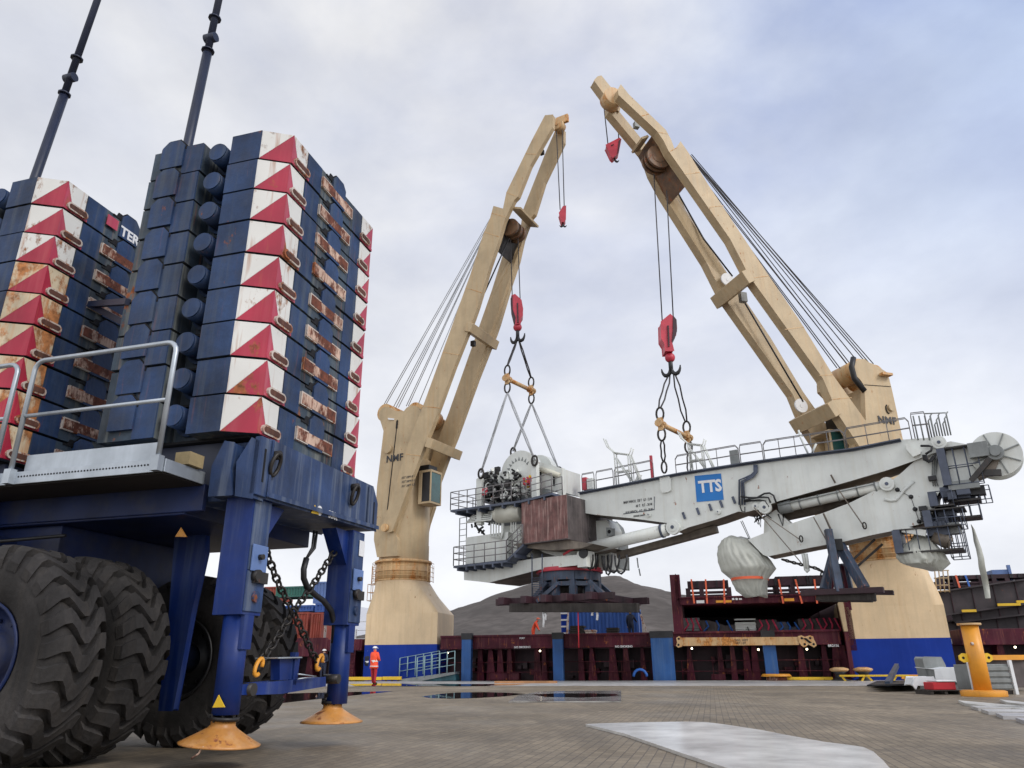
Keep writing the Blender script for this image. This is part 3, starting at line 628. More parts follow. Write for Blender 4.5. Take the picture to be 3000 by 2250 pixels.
for st, (uo, no, where, nb, cnt) in enumerate([(-4.223, 5.87, 'right hand', False, 9), (-7.333, 5.82, 'left hand', True, 9)]):
    protos = {}
    for k in range(cnt):
        ru = nb and k >= 3
        z = ZT-HS*k; w_ = ordn[k] + (' counterweight slab' if k in (0, 8) else ' counterweight slab from the top')
        lab = '%s of the %s stack, blue with %s corner stripes' % (w_, where, 'rust stained red and white' if ru else 'red and white')
        if ru not in protos:
            t_ = thing('counterweight_slab', K(uo, no, z), lab, 'counterweight', 'counterweight slabs stacked on the mobile crane')
            slab_parts(t_, ru); protos[ru] = t_
        else:
            t_ = dup(protos[ru], K(uo+random.uniform(-.012, .006), no+random.uniform(-.01, .01), z), lab)
        if st == 1 and k == 0: top2 = t_
        if k == 8:
            pass
# writing on the top slab of the left stack
o2 = K(-7.333, 5.82, ZT)
text('TEREX', 'marking', .19, o2+KU*.032+KN*.86-Z*.235, KN, Z, mt['ltxt'], top2, .002, .006)
MB().prism([o2+KU*.03+KN*n+Z*z for n, z in [(.62, -.23), (.80, -.23), (.80, -.08), (.62, -.08)]], KU*.01).build('emblem', mt['pink'], top2)
for ch in list(top2.children):
    if ch.name.startswith('bearing_pad'):
        for g in list(ch.children): D.objects.remove(g)
        D.objects.remove(ch)
# ================================================================== SHIP
SC0 = 43.0
def su(x, y, c=SC0): p = on(x, y, SN, c); return p.dot(SU), p.z
SH = thing('cargo_ship', S(0, 52, 0), 'maroon cargo ship moored along the quay with open side frames under a long hatch coaming', 'ship')
def sbox(m, x0, y0, x1, y1, c, d, mi=0):
    a, z0 = su(x0, y1, c); b, z1 = su(x1, y0, c); return m.fbox(S, (min(a, b), max(a, b)), (c, c+d), (z0, z1), mi)
zc1 = su(1480, 1859)[1]; zc0 = su(1480, 1900)[1]
MB().fbox(S, (-60, 34), (43.3, 64), (-2.6, -.15)).build('hull', mt['maroon'], SH)
b = MB(); b.fbox(S, (-60, 34), (45.0, 45.3), (-.15, zc0)); b.build('inner_bulkhead', mt['maroond'], SH)
MB().fbox(S, (-15.2, 6.6), (43.3, 44.9), (zc0, zc1)).fbox(S, (-15.2, 6.6), (43.22, 43.3), (zc1-.12, zc1)).fbox(S, (-15.2, 6.6), (43.24, 43.3), (zc0, zc0+.08)).fbox(S, (12.2, 34), (43.3, 44.9), (zc0-.1, zc1-.1)).fbox(S, (-60, -20.2), (43.3, 44.9), (zc0, zc1-.1)).build('hatch_coaming', mt['maroon'], SH, bevel=.02)
MB().fbox(S, (-60, 34), (45.3, 63.8), (-.1, 1.45)).build('deck', mt['maroond'], SH)
# inclined stanchions
def stanch(u, w0=.28, w1=.12):
    m = MB(); zt = zc0-.01
    m.prism([S(u-w0, 43.9, -.15), S(u+w0, 43.9, -.15), S(u+w1, 43.75, zt), S(u-w1, 43.75, zt)], SN*.12)
    m.fbox(S, (u-.04, u+.04), (43.95, 44.98), (-.15, zt)); m.build('stanchion', mt['maroon'], SH)
rr = random.Random(11)
us_ = [su(x, 1940)[0] for x in (1395, 1426, 1454, 1482, 1565, 1585, 1695, 1728, 1790, 1830, 1880, 2020, 2112, 2150, 2190, 2215, 2355, 2425, 2460, 2480)]
for u in us_: stanch(u, rr.uniform(.16, .3), rr.uniform(.08, .14))
for u in (-31, -29, -27, -25.4, -23.8, -22.3, -21, 14, 16, 18, 20.5): stanch(u)
m = MB()
for z in (.45, .98): m.tube([S(-15.2, 43.6, z), S(6.6, 43.6, z)], .02, 6)
for u in [(-14.5+i*1.62) for i in range(13)]: m.tube([S(u, 43.6, -.1), S(u, 43.6, 1.0)], .018, 5)
m.build('side_railing', mt['maroon'], SH)
for i in range(40):
    m = MB(); u = rr.uniform(-14.5, 6.2); a = rr.uniform(-.1, .9); m.fbox(S, (u, u+rr.uniform(.2, .7)), (44.4, 44.95), (a, a+rr.uniform(.1, .45))); m.build('deck_fitting', mt['maroon' if i % 2 else 'maroond'], SH)
m = MB(); sbox(m, 1436, 1972, 1520, 1992, 43.7, .5); m.build('deck_locker', mt['maroon'], SH, bevel=.01)
m = MB(); sbox(m, 2085, 1975, 2125, 1992, 43.7, .5); m.build('deck_locker', mt['maroon'], SH, bevel=.01)
for x, y in [(1312, 1912), (1582, 1907), (2027, 1900), (2222, 1903), (2364, 1902), (2974, 1896), (862, 1920)]:
    q = on(x, y, SN, 43.28); MB().sphere(q, .055, 8, 6).build('deck_lamp', mt['lamp'], SH)
def stext(s, x, y, size, c=43.19, m='ltxt'):
    q = on(x, y, SN, c); return text(s, 'marking', size, q, SU, Z, mt[m], SH, .004, .004)
stext('NO SMOKING', 1506, 1899, .15, 43.21); stext('NO SMOKING', 1802, 1897, .15, 43.21); stext('BR2156', 2426, 1895, .17, 43.21)
stext('PORT', 1522, 1872, .12, 43.21)
# painted fender posts
for (x0, x1, yt, yb) in [(1352, 1380, 1857, 1994), (1622, 1652, 1855, 1994), (1914, 1980, 1851, 1994), (2246, 2284, 1849, 1984)]:
    a = su((x0), 1990, 42.95)[0]; b_ = su(x1+0, 1990, 42.95)[0]; zt = su(x0, yt, 42.95)[1]
    m = MB().fbox(S, (a, b_), (42.86, 43.2), (-.1, zt)); po = m.build('fender_post', mt['post'], SH, bevel=.02)
    MB().fbox(S, (a-.03, b_+.03), (42.84, 43.22), (zt-.32, zt+.03)).build('post_cap', mt['black'], po)
# tall cargo frame right of centre
m = MB(); sbox(m, 1975, 1683, 1990, 1856, 43.5, .5); m.prism([on(x, y, SN, 43.5) for x, y in [(1975, 1700), (1978, 1680), (1986, 1690), (1990, 1745), (1994, 1760), (1980, 1760)]], SN*.5)
m.build('guide_post', mt['maroon'], SH)
zb0 = su(2000, 1771)[1]; zb1 = su(2000, 1748)[1]
a0 = su(1990, 1760)[0]; a1 = su(2470, 1760)[0]
MB().fbox(S, (a0, a1), (43.4, 56), (zb0, zb1)).fbox(S, (a0, a1), (43.34, 43.4), (zb1-.08, zb1)).build('tween_deck_panel', mt['maroon'], SH, bevel=.02)
MB().fbox(S, (a0, a1+3), (55.5, 56), (1.4, zb0+.2)).fbox(S, (a1+.4, a1+.7), (45, 55.5), (1.4, zb0+.2)).fbox(S, (a0-.1, a0+.15), (45, 56), (1.4, zb0)).build('hold_bulkhead', mat('dark hold paint', (.03, .008, .012), .6, .3), SH)
MB().fbox(S, (a1-.05, a1+.35), (43.3, 45), (1.4, zb1)).build('hold_side', mt['maroon'], SH)
for x, y, w_, h_, mm in [(2041, 1763, 22, 9, 'ltxt'), (2098, 1762, 45, 8, 'orange'), (2145, 1755, 6, 6, 'ltxt'), (2155, 1755, 6, 6, 'ltxt'), (2165, 1755, 8, 5, 'ltxt'), (2298, 1757, 28, 9, 'orange')]:
    m = MB(); sbox(m, x, y-h_/2, x+w_, y+h_/2, 43.335, .005); m.build('sticker', mt[mm], SH)
# stacked frames on the panel
fr = thing('stacked_pontoon_frame', S((a0+a1)/2, 45, zb1), 'row of dark stacked pontoon frames with oblong openings lashed on top of the maroon panel', 'steel frame')
zt = su(2100, 1697)[1]; zm_ = su(2100, 1718)[1]
def pontoon(m, u0, u1, z0, z1, zm, c=43.6, d=1.0):
    n = max(3, int((u1-u0)/.62)); m.fbox(S, (u0, u1), (c, c+d), (zm, z1), 0)
    m.fbox(S, (u0, u1), (c, c+d), (z0, z0+.12), 0); m.fbox(S, (u0, u1), (c, c+d*.6), ((z0+zm)/2-.04, (z0+zm)/2+.06), 0)
    r2 = random.Random(int(u0*10))
    for i in range(n+1):
        u = u0+(u1-u0)*i/n; 
        if i % 4 == 2: continue
        m.fbox(S, (u-.12, u+.12), (c-.02, c+d), (z0, zm), 0)
    for i in range(n*2): u = u0+(u1-u0)*r2.random(); m.fbox(S, (u, u+.07), (c-.05, c), (zm, z1), 1)
m = MB(); pontoon(m, su(2012, 1700)[0], su(2190, 1700)[0]-1.0, zb1, zt, zm_); pontoon(m, su(2130, 1700)[0]+1, su(2275, 1700)[0], zb1, zt, zm_); pontoon(m, su(2275, 1700)[0], su(2420, 1700)[0], zb1, zt+.1, zm_)
m.build('frame', [mt['maroond'], mt['black']], fr)
for i, (x, x2) in enumerate([(2025, 2034), (2067, 2072), (2120, 2123), (2281, 2295), (2330, 2350), (2386, 2394)]):
    m = MB(); m.beam(on(x, 1697, SN, 43.5), on(x2, 1768, SN, 43.3), .09, .02, SN); m.build('lashing_strap', mt['strap'], fr)
# lashed cargo inside the opening
for i, (x0, y0, x1, y1, mm, lb) in enumerate([(2003, 1811, 2048, 1849, 'greyd', 'small slatted grey crate at the left end of the open hold shelf'), (2050, 1817, 2150, 1851, 'crated', 'dark grey bundle beside the slatted crate on the hold shelf'), (2156, 1822, 2213, 1852, 'grey', 'light grey box with a black cable loop on the hold shelf'), (2216, 1815, 2275, 1851, 'crated', 'grey bundle under pink straps right of the light grey box'), (2276, 1822, 2340, 1851, 'slate', 'bluish bundle with blue straps near the right end of the hold shelf'), (2342, 1812, 2405, 1851, 'crated', 'grey machine part right of the blue strapped bundle'), (2407, 1810, 2455, 1851, 'maroond', 'dark crate with pink straps at the right end of the hold shelf')]):
    a, z0 = su(x0, y1, 44.9); b_, z1 = su(x1, y0, 44.9)
    t_ = thing('lashed_cargo', S((a+b_)/2, 45.5, z0), lb, 'cargo', 'cargo pieces lashed in the open hold')
    m = MB()
    if i in (1, 4): m.prism([S(a, 44.9, z0), S(b_, 44.9, z0), S(b_, 44.9, z1-.25), S(b_-.5, 44.9, z1-.3), S((a+b_)/2, 44.9, z1-.12), S(a+.5, 44.9, z1), S(a, 44.9, z1)], SN*1.2)
    else: m.fbox(S, (a, b_), (44.9, 46.4), (z0, z1))
    if i in (0, 2):
        for k in range(3): m.fbox(S, (a-.02, b_+.02), (44.86, 44.9), (z0+.12+k*.25, z0+.2+k*.25))
    m.build('body', mt[mm], t_, bevel=.02)
    st_ = {0: 'pinks', 1: 'bstrap', 3: 'pinks', 4: 'bstrap', 5: 'pinks', 6: 'pinks'}.get(i)
    if st_:
        for k in range(3):
            m = MB(); u = a+(b_-a)*(.2+.3*k); m.tube([S(u, 44.84, z1), S(u+.12, 44.8, (z0+z1)/2), S(u-.15+.2*k, 44.84, z0)], .05, 5); m.build('strap', mt[st_], t_)
    else: m = MB(); m.tube([S(a+.9+.25*math.cos(t), 44.82, z1-.25-.35*math.sin(t)) for t in [j*math.pi/8 for j in range(9)]], .03, 5); m.build('cable_loop', mt['black'], t_)
# yellow lifting beam hung on the coaming
LBm = thing('lifting_beam', on(2180, 1881, SN, 42.6), 'long cream lifting beam with lobed ends hanging flat on the maroon coaming', 'lifting beam')
def lobe(x0, pts, name):
    MB().prism([on(x, y, SN, 42.62) for x, y in pts], SN*.14).build(name, mt['tanr'], LBm, bevel=.02)
zz = MB().prism([on(x, y, SN, 42.66) for x, y in [(1996, 1869), (2340, 1867), (2340, 1888), (1996, 1891)]], SN*.3); zz.build('beam', mt['tanr'], LBm, bevel=.02)
lobe(0, e4((128, 480), (160, 462), (195, 480), (205, 500), (205, 545), (190, 575), (150, 588), (128, 570), (140, 530)), 'end_plate')
lobe(0, e4((1565, 460), (1600, 452), (1640, 470), (1680, 460), (1700, 450), (1735, 465), (1745, 500), (1765, 535), (1775, 565), (1750, 585), (1715, 565), (1680, 545), (1660, 570), (1630, 583), (1600, 560), (1580, 530)), 'end_plate')
m = MB()
for p in e4((155, 488), (152, 560), (1605, 482), (1703, 480), (1640, 552), (1745, 552)): q = on(*p, SN, 42.61); m.cyl(q, q+SN*.03, .06, n=12)
q = on(*e4((1672, 510)), SN, 42.6); m.prism([q+SU*a+Z*b_ for a, b_ in [(-.2, .12), (-.05, .13), (.2, -.1), (.08, -.13)]], SN*.03); m.build('lug_holes', mt['gap'], LBm)
q = on(2152, 1879, SN, 42.65); text('SWL 100T', 'marking', .16, q, SU, Z, mt['dtxt'], LBm, .003, .0); q = on(2156, 1887, SN, 42.65); text('WT 1.8T', 'marking', .14, q, SU, Z, mt['dtxt'], LBm, .003, .0)
# gangway in front of the left pedestal
GW = thing('gangway', on(1250, 1990, SN, 42), 'grey green metal gangway ramp with railings leading up to the ship', 'gangway')
c_ = 42.25
g0 = [on(x, y, SN, c_) for x, y in [(1172, 1990), (1333, 1968), (1333, 1975), (1230, 1996), (1172, 1996)]]
MB().prism(g0, SN*.9).build('ramp', mt['greyd'], GW)
m = MB().prism([on(x, y, SN, c_+.1) for x, y in [(1225, 1995), (1333, 1974), (1336, 1994)]], SN*.7); m.build('skirt', mat('dark teal tarp', (.02, .09, .11), .6, .3), GW)
def gr_rail(dc):
    m = MB()
    top = [(1176, 1927), (1223, 1915), (1270, 1911)] if dc else [(1172, 1930), (1223, 1928), (1333, 1906)]
    pts = [on(x, y, SN, c_+dc) for x, y in [(1172, 1928), (1288, 1907)]] if dc else [on(x, y, SN, c_) for x, y in [(1223, 1926), (1333, 1907)]]
    for k in range(3):
        dz = -.36*k; m.tube([pts[0]+Z*dz, pts[1]+Z*dz], .022, 6)
    for k in range(6): p = pts[0].lerp(pts[1], k/5); m.tube([p, p-Z*1.1], .035, 6)
    m.build('railing', mat('pale teal railing', (.28, .42, .44), .4, .1), GW)
gr_rail(0); gr_rail(.9)

# ================================================================== SHIP CRANES
def shipcrane(name, label, xc, xb0, xb1, c0, yt, ycol, yring, q, jd, side):
    """pedestal placed at its pixel columns, jib in the vertical plane along jd"""
    ub0, ub1 = su(xb0, 1990, c0)[0], su(xb1, 1990, c0)[0]; uc = (ub0+ub1)/2; W = (ub1-ub0)/2; WD = 1.5; cc = c0+WD+.3
    cu = on(xc, 1650 if side < 0 else 1600, SN, cc).dot(SU)
    ctr = S(cu, cc, 0)
    ke = 1. if side < 0 else 1.35
    T = thing(name, S(uc, cc, 0), label, 'ship crane', 'cream ship deck cranes')
    zt = su(xb1, yt, c0)[1]; zb = su((xb0+xb1)/2, 1888 if side < 0 else 1869, c0)[1]
    zcol = on(xc, ycol, SN, cc-1.6).z; zr = on(xc, yring, SN, cc-1.6).z
    Rc = 1.68 if side < 0 else 1.8
    def sq(z, w, k, n=48):
        out = []
        for i in range(n):
            a = 2*math.pi*i/n; c_, s_ = math.cos(a), math.sin(a); m_ = max(abs(c_), abs(s_)); wd = WD*w/W
            out.append(S(uc*(1-k)+cu*k+(w/m_*(1-k)+Rc*k)*c_, cc+(wd/m_*(1-k)+Rc*k)*s_, z))
        return out
    MB().loft([sq(-.4, W, 0), sq(zb, W, 0)], 0, False).build('pedestal_base', mt['sblue'], T)
    ped = MB().loft([sq(zb, W, 0), sq(zt, W, 0)], 0, False, False)
    n_ = 6; rg = [sq(zt+(zcol-zt)*(i/n_), W, (i/n_)**ke) for i in range(n_+1)]
    ped.loft(rg, 0, True, False)
    po = ped.build('pedestal', mt['tan_lit'], T)
    m = MB().cyl(S(cu, cc, zcol), S(cu, cc, zr), Rc, n=48); m.build('pedestal_neck', mt['tanr'], po)
    m = MB()
    for z in (zcol+.02, (zcol+zr)/2, zr-.06): m.cyl(S(cu, cc, z), S(cu, cc, z+.07), Rc+.03, n=48)
    m.cyl(S(cu, cc, zr), S(cu, cc, zr+.14), Rc+.12, n=48)
    m.build('neck_ring', mt['tanr'], po)
    # cage ladder round the neck
    m = MB()
    for a in ([math.pi*(.93), math.pi*1.0, math.pi*.02, -.15] if True else []):
        for r_ in (Rc+.25,): m.tube([S(cu+r_*math.cos(a), cc+r_*math.sin(a)-.4, zcol-.1), S(cu+r_*math.cos(a), cc+r_*math.sin(a)-.4, zr-.1)], .03, 6)
    for k in range(5):
        z = zcol+(zr-zcol)*k/4; m.tube([S(cu+(Rc+.25)*math.cos(a), cc+(Rc+.25)*math.sin(a), z) for a in [math.pi*(1-.1)+i*math.pi*1.2/20 for i in range(21)]], .018, 5)
    for i in range(15):
        a = math.pi*.9+i*math.pi*1.2/14; p = lambda z: S(cu+(Rc+.25)*math.cos(a), cc+(Rc+.25)*math.sin(a), z); m.tube([p(zcol), p(zr-.1)], .014, 5)
    m.build('neck_railing', mt['tanr'], po)
    if side < 0:
        m = MB(); p0 = on(1075, 1760, SN, cc); 
        for dx in (0, .35, .7):
            m.tube([p0+SU*dx, p0+SU*dx+Z*1.0], .02, 5); m.tube([p0+SU*dx+SN*.5, p0+SU*dx+Z*1.0+SN*.5], .02, 5)
        for dz in (0, .5, 1): m.tube([p0+Z*dz, p0+SU*.7+Z*dz, p0+SU*.7+SN*.5+Z*dz, p0+SN*.5+Z*dz], .02, 5, closed=True)
        m.build('platform_cage', mt['tanr'], po)
    return T, ctr, zr, Rc, cc, cu
def jib(T, ctr, q, near, W, thick, outline, kink, taper, name='jib'):
    nc = q.dot(ctr)-near
    P = [on(x, y, q, nc) for x, y in outline]
    jd = None
    def off(p):   # convergence towards the tip
        s = (p-P[kink[0]]).dot(KD); return max(0, min(1, s/SL))
    tip = P[kink[1]]; base = P[kink[0]]; KD = (tip-base).normalized(); SL = (tip-base).length
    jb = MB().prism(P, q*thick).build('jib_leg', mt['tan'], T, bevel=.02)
    far = [p+q*(W*(1-taper*off(p))) for p in P]
    n = len(far); m = MB(); vs = far+[p+q*thick for p in far]
    m._a(vs, [tuple(range(n)), tuple(range(2*n-1, n-1, -1))]+[(i, (i+1) % n, n+(i+1) % n, n+i) for i in range(n)])
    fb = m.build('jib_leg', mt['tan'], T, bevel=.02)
    return P, nc, jb, fb
# ---- left crane
qL = Vector((math.sin(R(29)), math.cos(R(29)), 0)); jL = Vector((math.cos(R(29)), -math.sin(R(29)), 0))
TL, cL, zrL, Rc, ccL, ucL = shipcrane('ship_crane', 'cream ship crane on a blue footed pedestal at the left, jib leaning right', 1182, 1056, 1272, 43.0, 1793, 1698, 1643, qL, jL, -1)
outL = [(1123, 1534), (1150, 1450), (1174, 1375), (1203, 1281), (1245, 1176), (1292, 1046), (1349, 887), (1380, 800), (1416, 687), (1436, 640), (1446, 604), (1474, 612), (1484, 564), (1560, 408), (1597, 338), (1620, 336), (1618, 372), (1553, 484), (1517, 575), (1506, 586), (1490, 618), (1477, 647), (1459, 709), (1434, 781), (1398, 900), (1386, 934), (1331, 1071), (1266, 1248), (1239, 1313), (1155, 1538), (1148, 1556), (1134, 1560), (1122, 1550)]
NL = 1.95
PLs, ncL, jbL, fbL = jib(TL, cL, qL, NL, 2.75, .34, outL, (8, 14), .40)
# housing
hL = [on(x, y, qL, ncL+.25) for x, y in c7((310, 335), (306, 300), (325, 270), (350, 256), (385, 258), (410, 275), (425, 288), (505, 292), (530, 262), (560, 246), (600, 246), (630, 270), (640, 300), (620, 400), (560, 700), (520, 1000), (470, 1150), (440, 1290), (455, 1330), (450, 1460), (290, 1470), (265, 1330), (290, 900), (330, 560), (343, 450), (318, 370))]
hs = MB().prism(hL, qL*.35).prism([p+qL*3.0 for p in hL], qL*.35)
hs.cyl(Vector((cL.x, cL.y, zrL+.1)), Vector((cL.x, cL.y, on(1200, 1335, SN, ccL-1.6).z)), Rc-.12, n=48)
# web between plates
wb = [on(x, y, qL, ncL+.6) for x, y in c7((345, 460), (420, 440), (560, 480), (520, 900), (440, 1290), (450, 1450), (300, 1450), (275, 1330))]
hs.prism(wb, qL*2.6)
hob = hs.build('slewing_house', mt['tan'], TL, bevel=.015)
m = MB()
for p in c7((350, 300), (590, 290)):
    q_ = on(*p, qL, ncL+.62); m.cyl(q_, q_+qL*2.5, .62, n=28)
m.build('drums', mt['tanr'], hob)
m = MB()
A_, B_ = [on(*p, qL, ncL+.235) for p in c7((455, 360), (372, 1090))]; m.beam(A_, B_, .05, .03, qL); m.prism([on(*p, qL, ncL+.235) for p in c7((447, 365), (460, 365), (455, 430), (441, 430))], -qL*.02)
m.build('plate_seam', mt['gap'], hob)
m = MB().prism([on(*p, qL, ncL+.235) for p in c7((380, 345), (430, 350), (428, 362), (385, 360))], -qL*.06); m.build('vent', mt['ltxt'], hob)
def padeye(par, p, q, nc, r=.28, mm='tan'):
    c = on(*p, q, nc); MB().cyl(c, c-q*.2, r, n=20).build('pad_eye', mt[mm], par)
padeye(hob, c7((385, 600)), qL, ncL+.25); padeye(hob, c7((360, 1235)), qL, ncL+.0, .24, 'tanr')
q_ = on(*c7((362, 706)), qL, ncL+.22); text('NMF', 'marking', .64, q_, jL, Z, mt['dtxt'], hob, .01, .012, spacing=1.08)
for k in range(3):
    q_ = on(*c7((485, 838+k*34)), qL, ncL-.02); text('35T 28M 8.5', 'marking', .2, q_, jL, Z+jL*.25, mt['dtxt'], jbL, .004, 0)
# weld seams across the legs
def seams(par, q, nc, pairs):
    for a, b_ in pairs:
        MB().beam(on(*a, q, nc-.006), on(*b_, q, nc-.006), .035, .012, q).build('plate_seam', mt['tanr'], par)
seams(jbL, qL, ncL, [((1440, 624), (1482, 637)), ((1420, 680), (1462, 694)), ((1484, 564), (1510, 574)), ((1540, 450), (1570, 452)), ((1365, 843), (1412, 858)), ((1297, 1032), (1346, 1040)), ((1238, 1190), (1290, 1196)), ((1188, 1330), (1232, 1336))])
# crossmembers
def cross(par, p, q, nc, jdir3, W, a=.62, b_=.5, m_='tan'):
    c = on(*p, q, nc); up = jdir3.cross(q).normalized()
    F = lambda x, y, z: c+jdir3*x+q*y+up*z
    MB().fbox(F, (-a/2, a/2), (-.1, W), (-b_/2, b_/2)).build('cross_member', mt[m_], par, bevel=.02)
jd3L = (PLs[7]-PLs[3]).normalized()
cross(TL, c7((716, 548)), qL, ncL, jd3L, 3.3); cross(TL, d2((760, 440)), qL, ncL, jd3L, 3.3)
# head sheave box
hb = on(*d1((545, 880)), qL, ncL); up = jd3L.cross(qL).normalized()
F = lambda x, y, z: hb+jd3L*x+qL*y+up*z
MB().fbox(F, (.35, .5), (.3, 2.9), (-.45, .35)).build('head_box', mt['tan'], TL, bevel=.02); MB().fbox(F, (-2.6, -.2), (.34, 2.6), (.5, .6)).build('head_cover', mt['steel'], TL)
m = MB()
for y0 in (.8, 1.3, 1.8): m.cyl(F(-.75, y0, .3), F(-.75, y0+.25, .3), .62, n=32)
m.build('sheaves', mt['sheave'], TL)
m = MB(); tp = on(*d1((915, 172)), qL, ncL+.9); m.cyl(tp, tp+qL*.6, .42, n=24); m.cyl(tp-qL*.05, tp, .14, n=14); m.fbox(lambda x, y, z: tp+jL*x+qL*y+Z*z, (-.2, .7), (.3, .5), (.2, .8)); m.build('tip_sheave', mt['tanr'], TL)
for p in (d1((825, 240)), d1((793, 400)), d2((790, 568))):
    c = on(*p, qL, ncL+1.0); MB().fbox(lambda x, y, z: c+jL*x+qL*y+Z*z, (-.14, .14), (-.1, .15), (-.2, .15)).build('floodlight', mt['black'], TL)
# ropes
m = MB()
for a, b_ in [((1121, 1192), (1436, 640)), ((1128, 1190), (1438, 645)), ((1152, 1194), (1436, 655)), ((1160, 1194), (1432, 662)), ((1167, 1194), (1425, 680)), ((1190, 1190), (1420, 700)), ((1196, 1190), (1415, 712)), ((1223, 1190), (1352, 880))]:
    m.tube([on(*a, qL, ncL+1.2), on(*b_, qL, ncL+1.2)], .028, 5)
m.build('luffing_ropes', mt['ropel'], TL)
m = MB().tube([on(*d1((530, 1100)), qL, ncL+1.2), on(*d2((790, 365)), qL, ncL+1.0)], .05, 6); m.build('hoist_cable', mt['black'], TL)
# cab
cc_ = on(*c7((640, 1040)), qL, ncL+.9)
F = lambda x, y, z: cc_+jL*x+qL*y+Z*z
cb_ = MB().fbox(F, (-.2, .75), (0, 1.2), (0, .12)).fbox(F, (-.2, .75), (0, 1.2), (2.0, 2.15)).fbox(F, (-.2, .05), (0, 1.2), (.12, 2)).fbox(F, (.67, .75), (0, .08), (.12, 2)).fbox(F, (.67, .75), (1.12, 1.2), (.12, 2)).fbox(F, (.05, .67), (1.12, 1.2), (.12, 2)).build('cab', mt['tan'], TL, bevel=.01)
MB().fbox(F, (.08, .65), (.02, .04), (.14, 1.98)).build('window', mt['black'], cb_); MB().fbox(F, (.70, .72), (.1, 1.1), (.14, 1.98)).build('window', mt['glass'], cb_)
MB().fbox(F, (-.3, .5), (.1, 1), (2.15, 2.5)).build('roof_box', mt['black'], cb_)
# ---- right crane
qR = Vector((-math.sin(R(17)), math.cos(R(17)), 0)); jR = Vector((-math.cos(R(17)), -math.sin(R(17)), 0))
TR, cRt, zrR, Rc, ccR, ucR = shipcrane('ship_crane', 'cream ship crane on a blue footed pedestal at the right, jib leaning left', 2592, 2504, 2815, 43.0, 1769, 1640, 1575, qR, jR, 1)
outR = [(2572, 1308), (2538, 1236), (2441, 1101), (2340, 936), (2247, 801), (2180, 700), (2074, 541), (2018, 450), (1994, 415), (1977, 440), (1965, 408), (1950, 381), (1941, 372), (1842, 277), (1819, 248), (1811, 262), (1813, 278), (1926, 384), (1945, 412), (1959, 441), (2001, 501), (2140, 700), (2197, 810), (2412, 1109), (2456, 1213), (2534, 1330), (2545, 1340)]
NR = 1.85
PRs, ncR, jbR, fbR = jib(TR, cRt, qR, NR, 2.65, .6, outR, (6, 14), .5)
seams(jbR, qR, ncR, [((1930, 388), (1957, 392)), ((1960, 445), (1985, 432)), ((2006, 510), (2052, 505)), ((1880, 340), (1900, 334)), ((2080, 606), (2120, 603)), ((2200, 815), (2252, 808)), ((2300, 965), (2355, 958)), ((2400, 1100), (2440, 1098)), ((2440, 1170), (2495, 1165))])
# longer nose on the far leg
nose = [on(x, y, qR, ncR+1.35) for x, y in d4((135, 118), (170, 80), (205, 72), (300, 190), (400, 330), (380, 420), (320, 370), (235, 255))]
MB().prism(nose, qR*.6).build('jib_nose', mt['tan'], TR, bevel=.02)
hR = [on(x, y, qR, ncR+.25) for x, y in d7((628, 150), (640, 120), (660, 110), (690, 108), (720, 130), (745, 140), (795, 170), (830, 192), (855, 290), (925, 610), (975, 900), (1000, 1180), (660, 1180), (600, 700), (650, 560), (700, 480), (690, 270), (668, 235), (632, 200))]
hs = MB().prism(hR, qR*.35).prism([p+qR*2.9 for p in hR], qR*.35)
zz1 = on(2600, 1300, SN, ccR-1.6).z
hs.cyl(Vector((cRt.x, cRt.y, zrR+.1)), Vector((cRt.x, cRt.y, zz1)), Rc-.12, n=48)
wb = [on(x, y, qR, ncR+.6) for x, y in d7((720, 260), (840, 300), (925, 610), (975, 900), (1000, 1160), (680, 1160), (640, 700), (700, 480))]
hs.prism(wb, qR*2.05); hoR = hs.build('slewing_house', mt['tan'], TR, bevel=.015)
m = MB()
for p in d7((668, 165), (765, 190)):
    q_ = on(*p, qR, ncR+.62); m.cyl(q_, q_+qR*2.0, .62 if p[0] < 2550 else .5, n=28)
m.build('drums', mt['tanr'], hoR)
m = MB(); q_ = on(*d7((648, 190)), qR, ncR+.3); m.tube([q_+Z*.9-jR*-.1, q_+Z*.3+jR*.35, q_-Z*.4+jR*.3, q_-Z*1.1-jR*.25], .16, 8); m.build('rope_guide', mt['black'], hoR)
q_ = on(*d7((835, 412)), qR, ncR+.22); MB().tube([q_+(-jR)*(.16*math.cos(a))+Z*(.26*math.sin(a)) for a in [math.pi*.6+i*math.pi*.9/9 for i in range(10)]], .035, 6).build('hook_plate', mt['gap'], hoR)
padeye(hoR, d7((842, 408)), qR, ncR+.3, .2)
q_ = on(*d7((776, 494)), qR, ncR+.22); text('NMF', 'marking', .6, q_, -jR, Z, mt['dtxt'], hoR, .01, .012, spacing=1.08)
m = MB(); m.beam(on(*d7((690, 264)), qR, ncR+.24), on(*d7((848, 275)), qR, ncR+.24), .03, .03); m.build('plate_seam', mt['gap'], hoR)
m = MB(); c = on(*d7((795, 200)), qR, ncR+.2); m.fbox(lambda x, y, z: c-jR*x+qR*y+Z*z, (-.2, .5), (-.3, 0), (-.12, .02)); m.build('bracket', mt['tanr'], hoR)
jd3R = (PRs[6]-PRs[2]).normalized()
cross(TR, d5((1520, 1180)), qR, ncR, jd3R, 3.3, .85, .5); cross(TR, d5((925, 262)), qR, ncR, jd3R, 3.3, .8, .5)
hb = on(*d4((800, 760)), qR, ncR); up = jd3R.cross(qR).normalized()
if up.z < 0: up = -up
F = lambda x, y, z: hb+jd3R*x+qR*y+up*z
MB().fbox(F, (1.15, 1.3), (.58, 2.0), (-.42, .1)).build('head_box', mt['tan'], TR, bevel=.02)
m = MB()
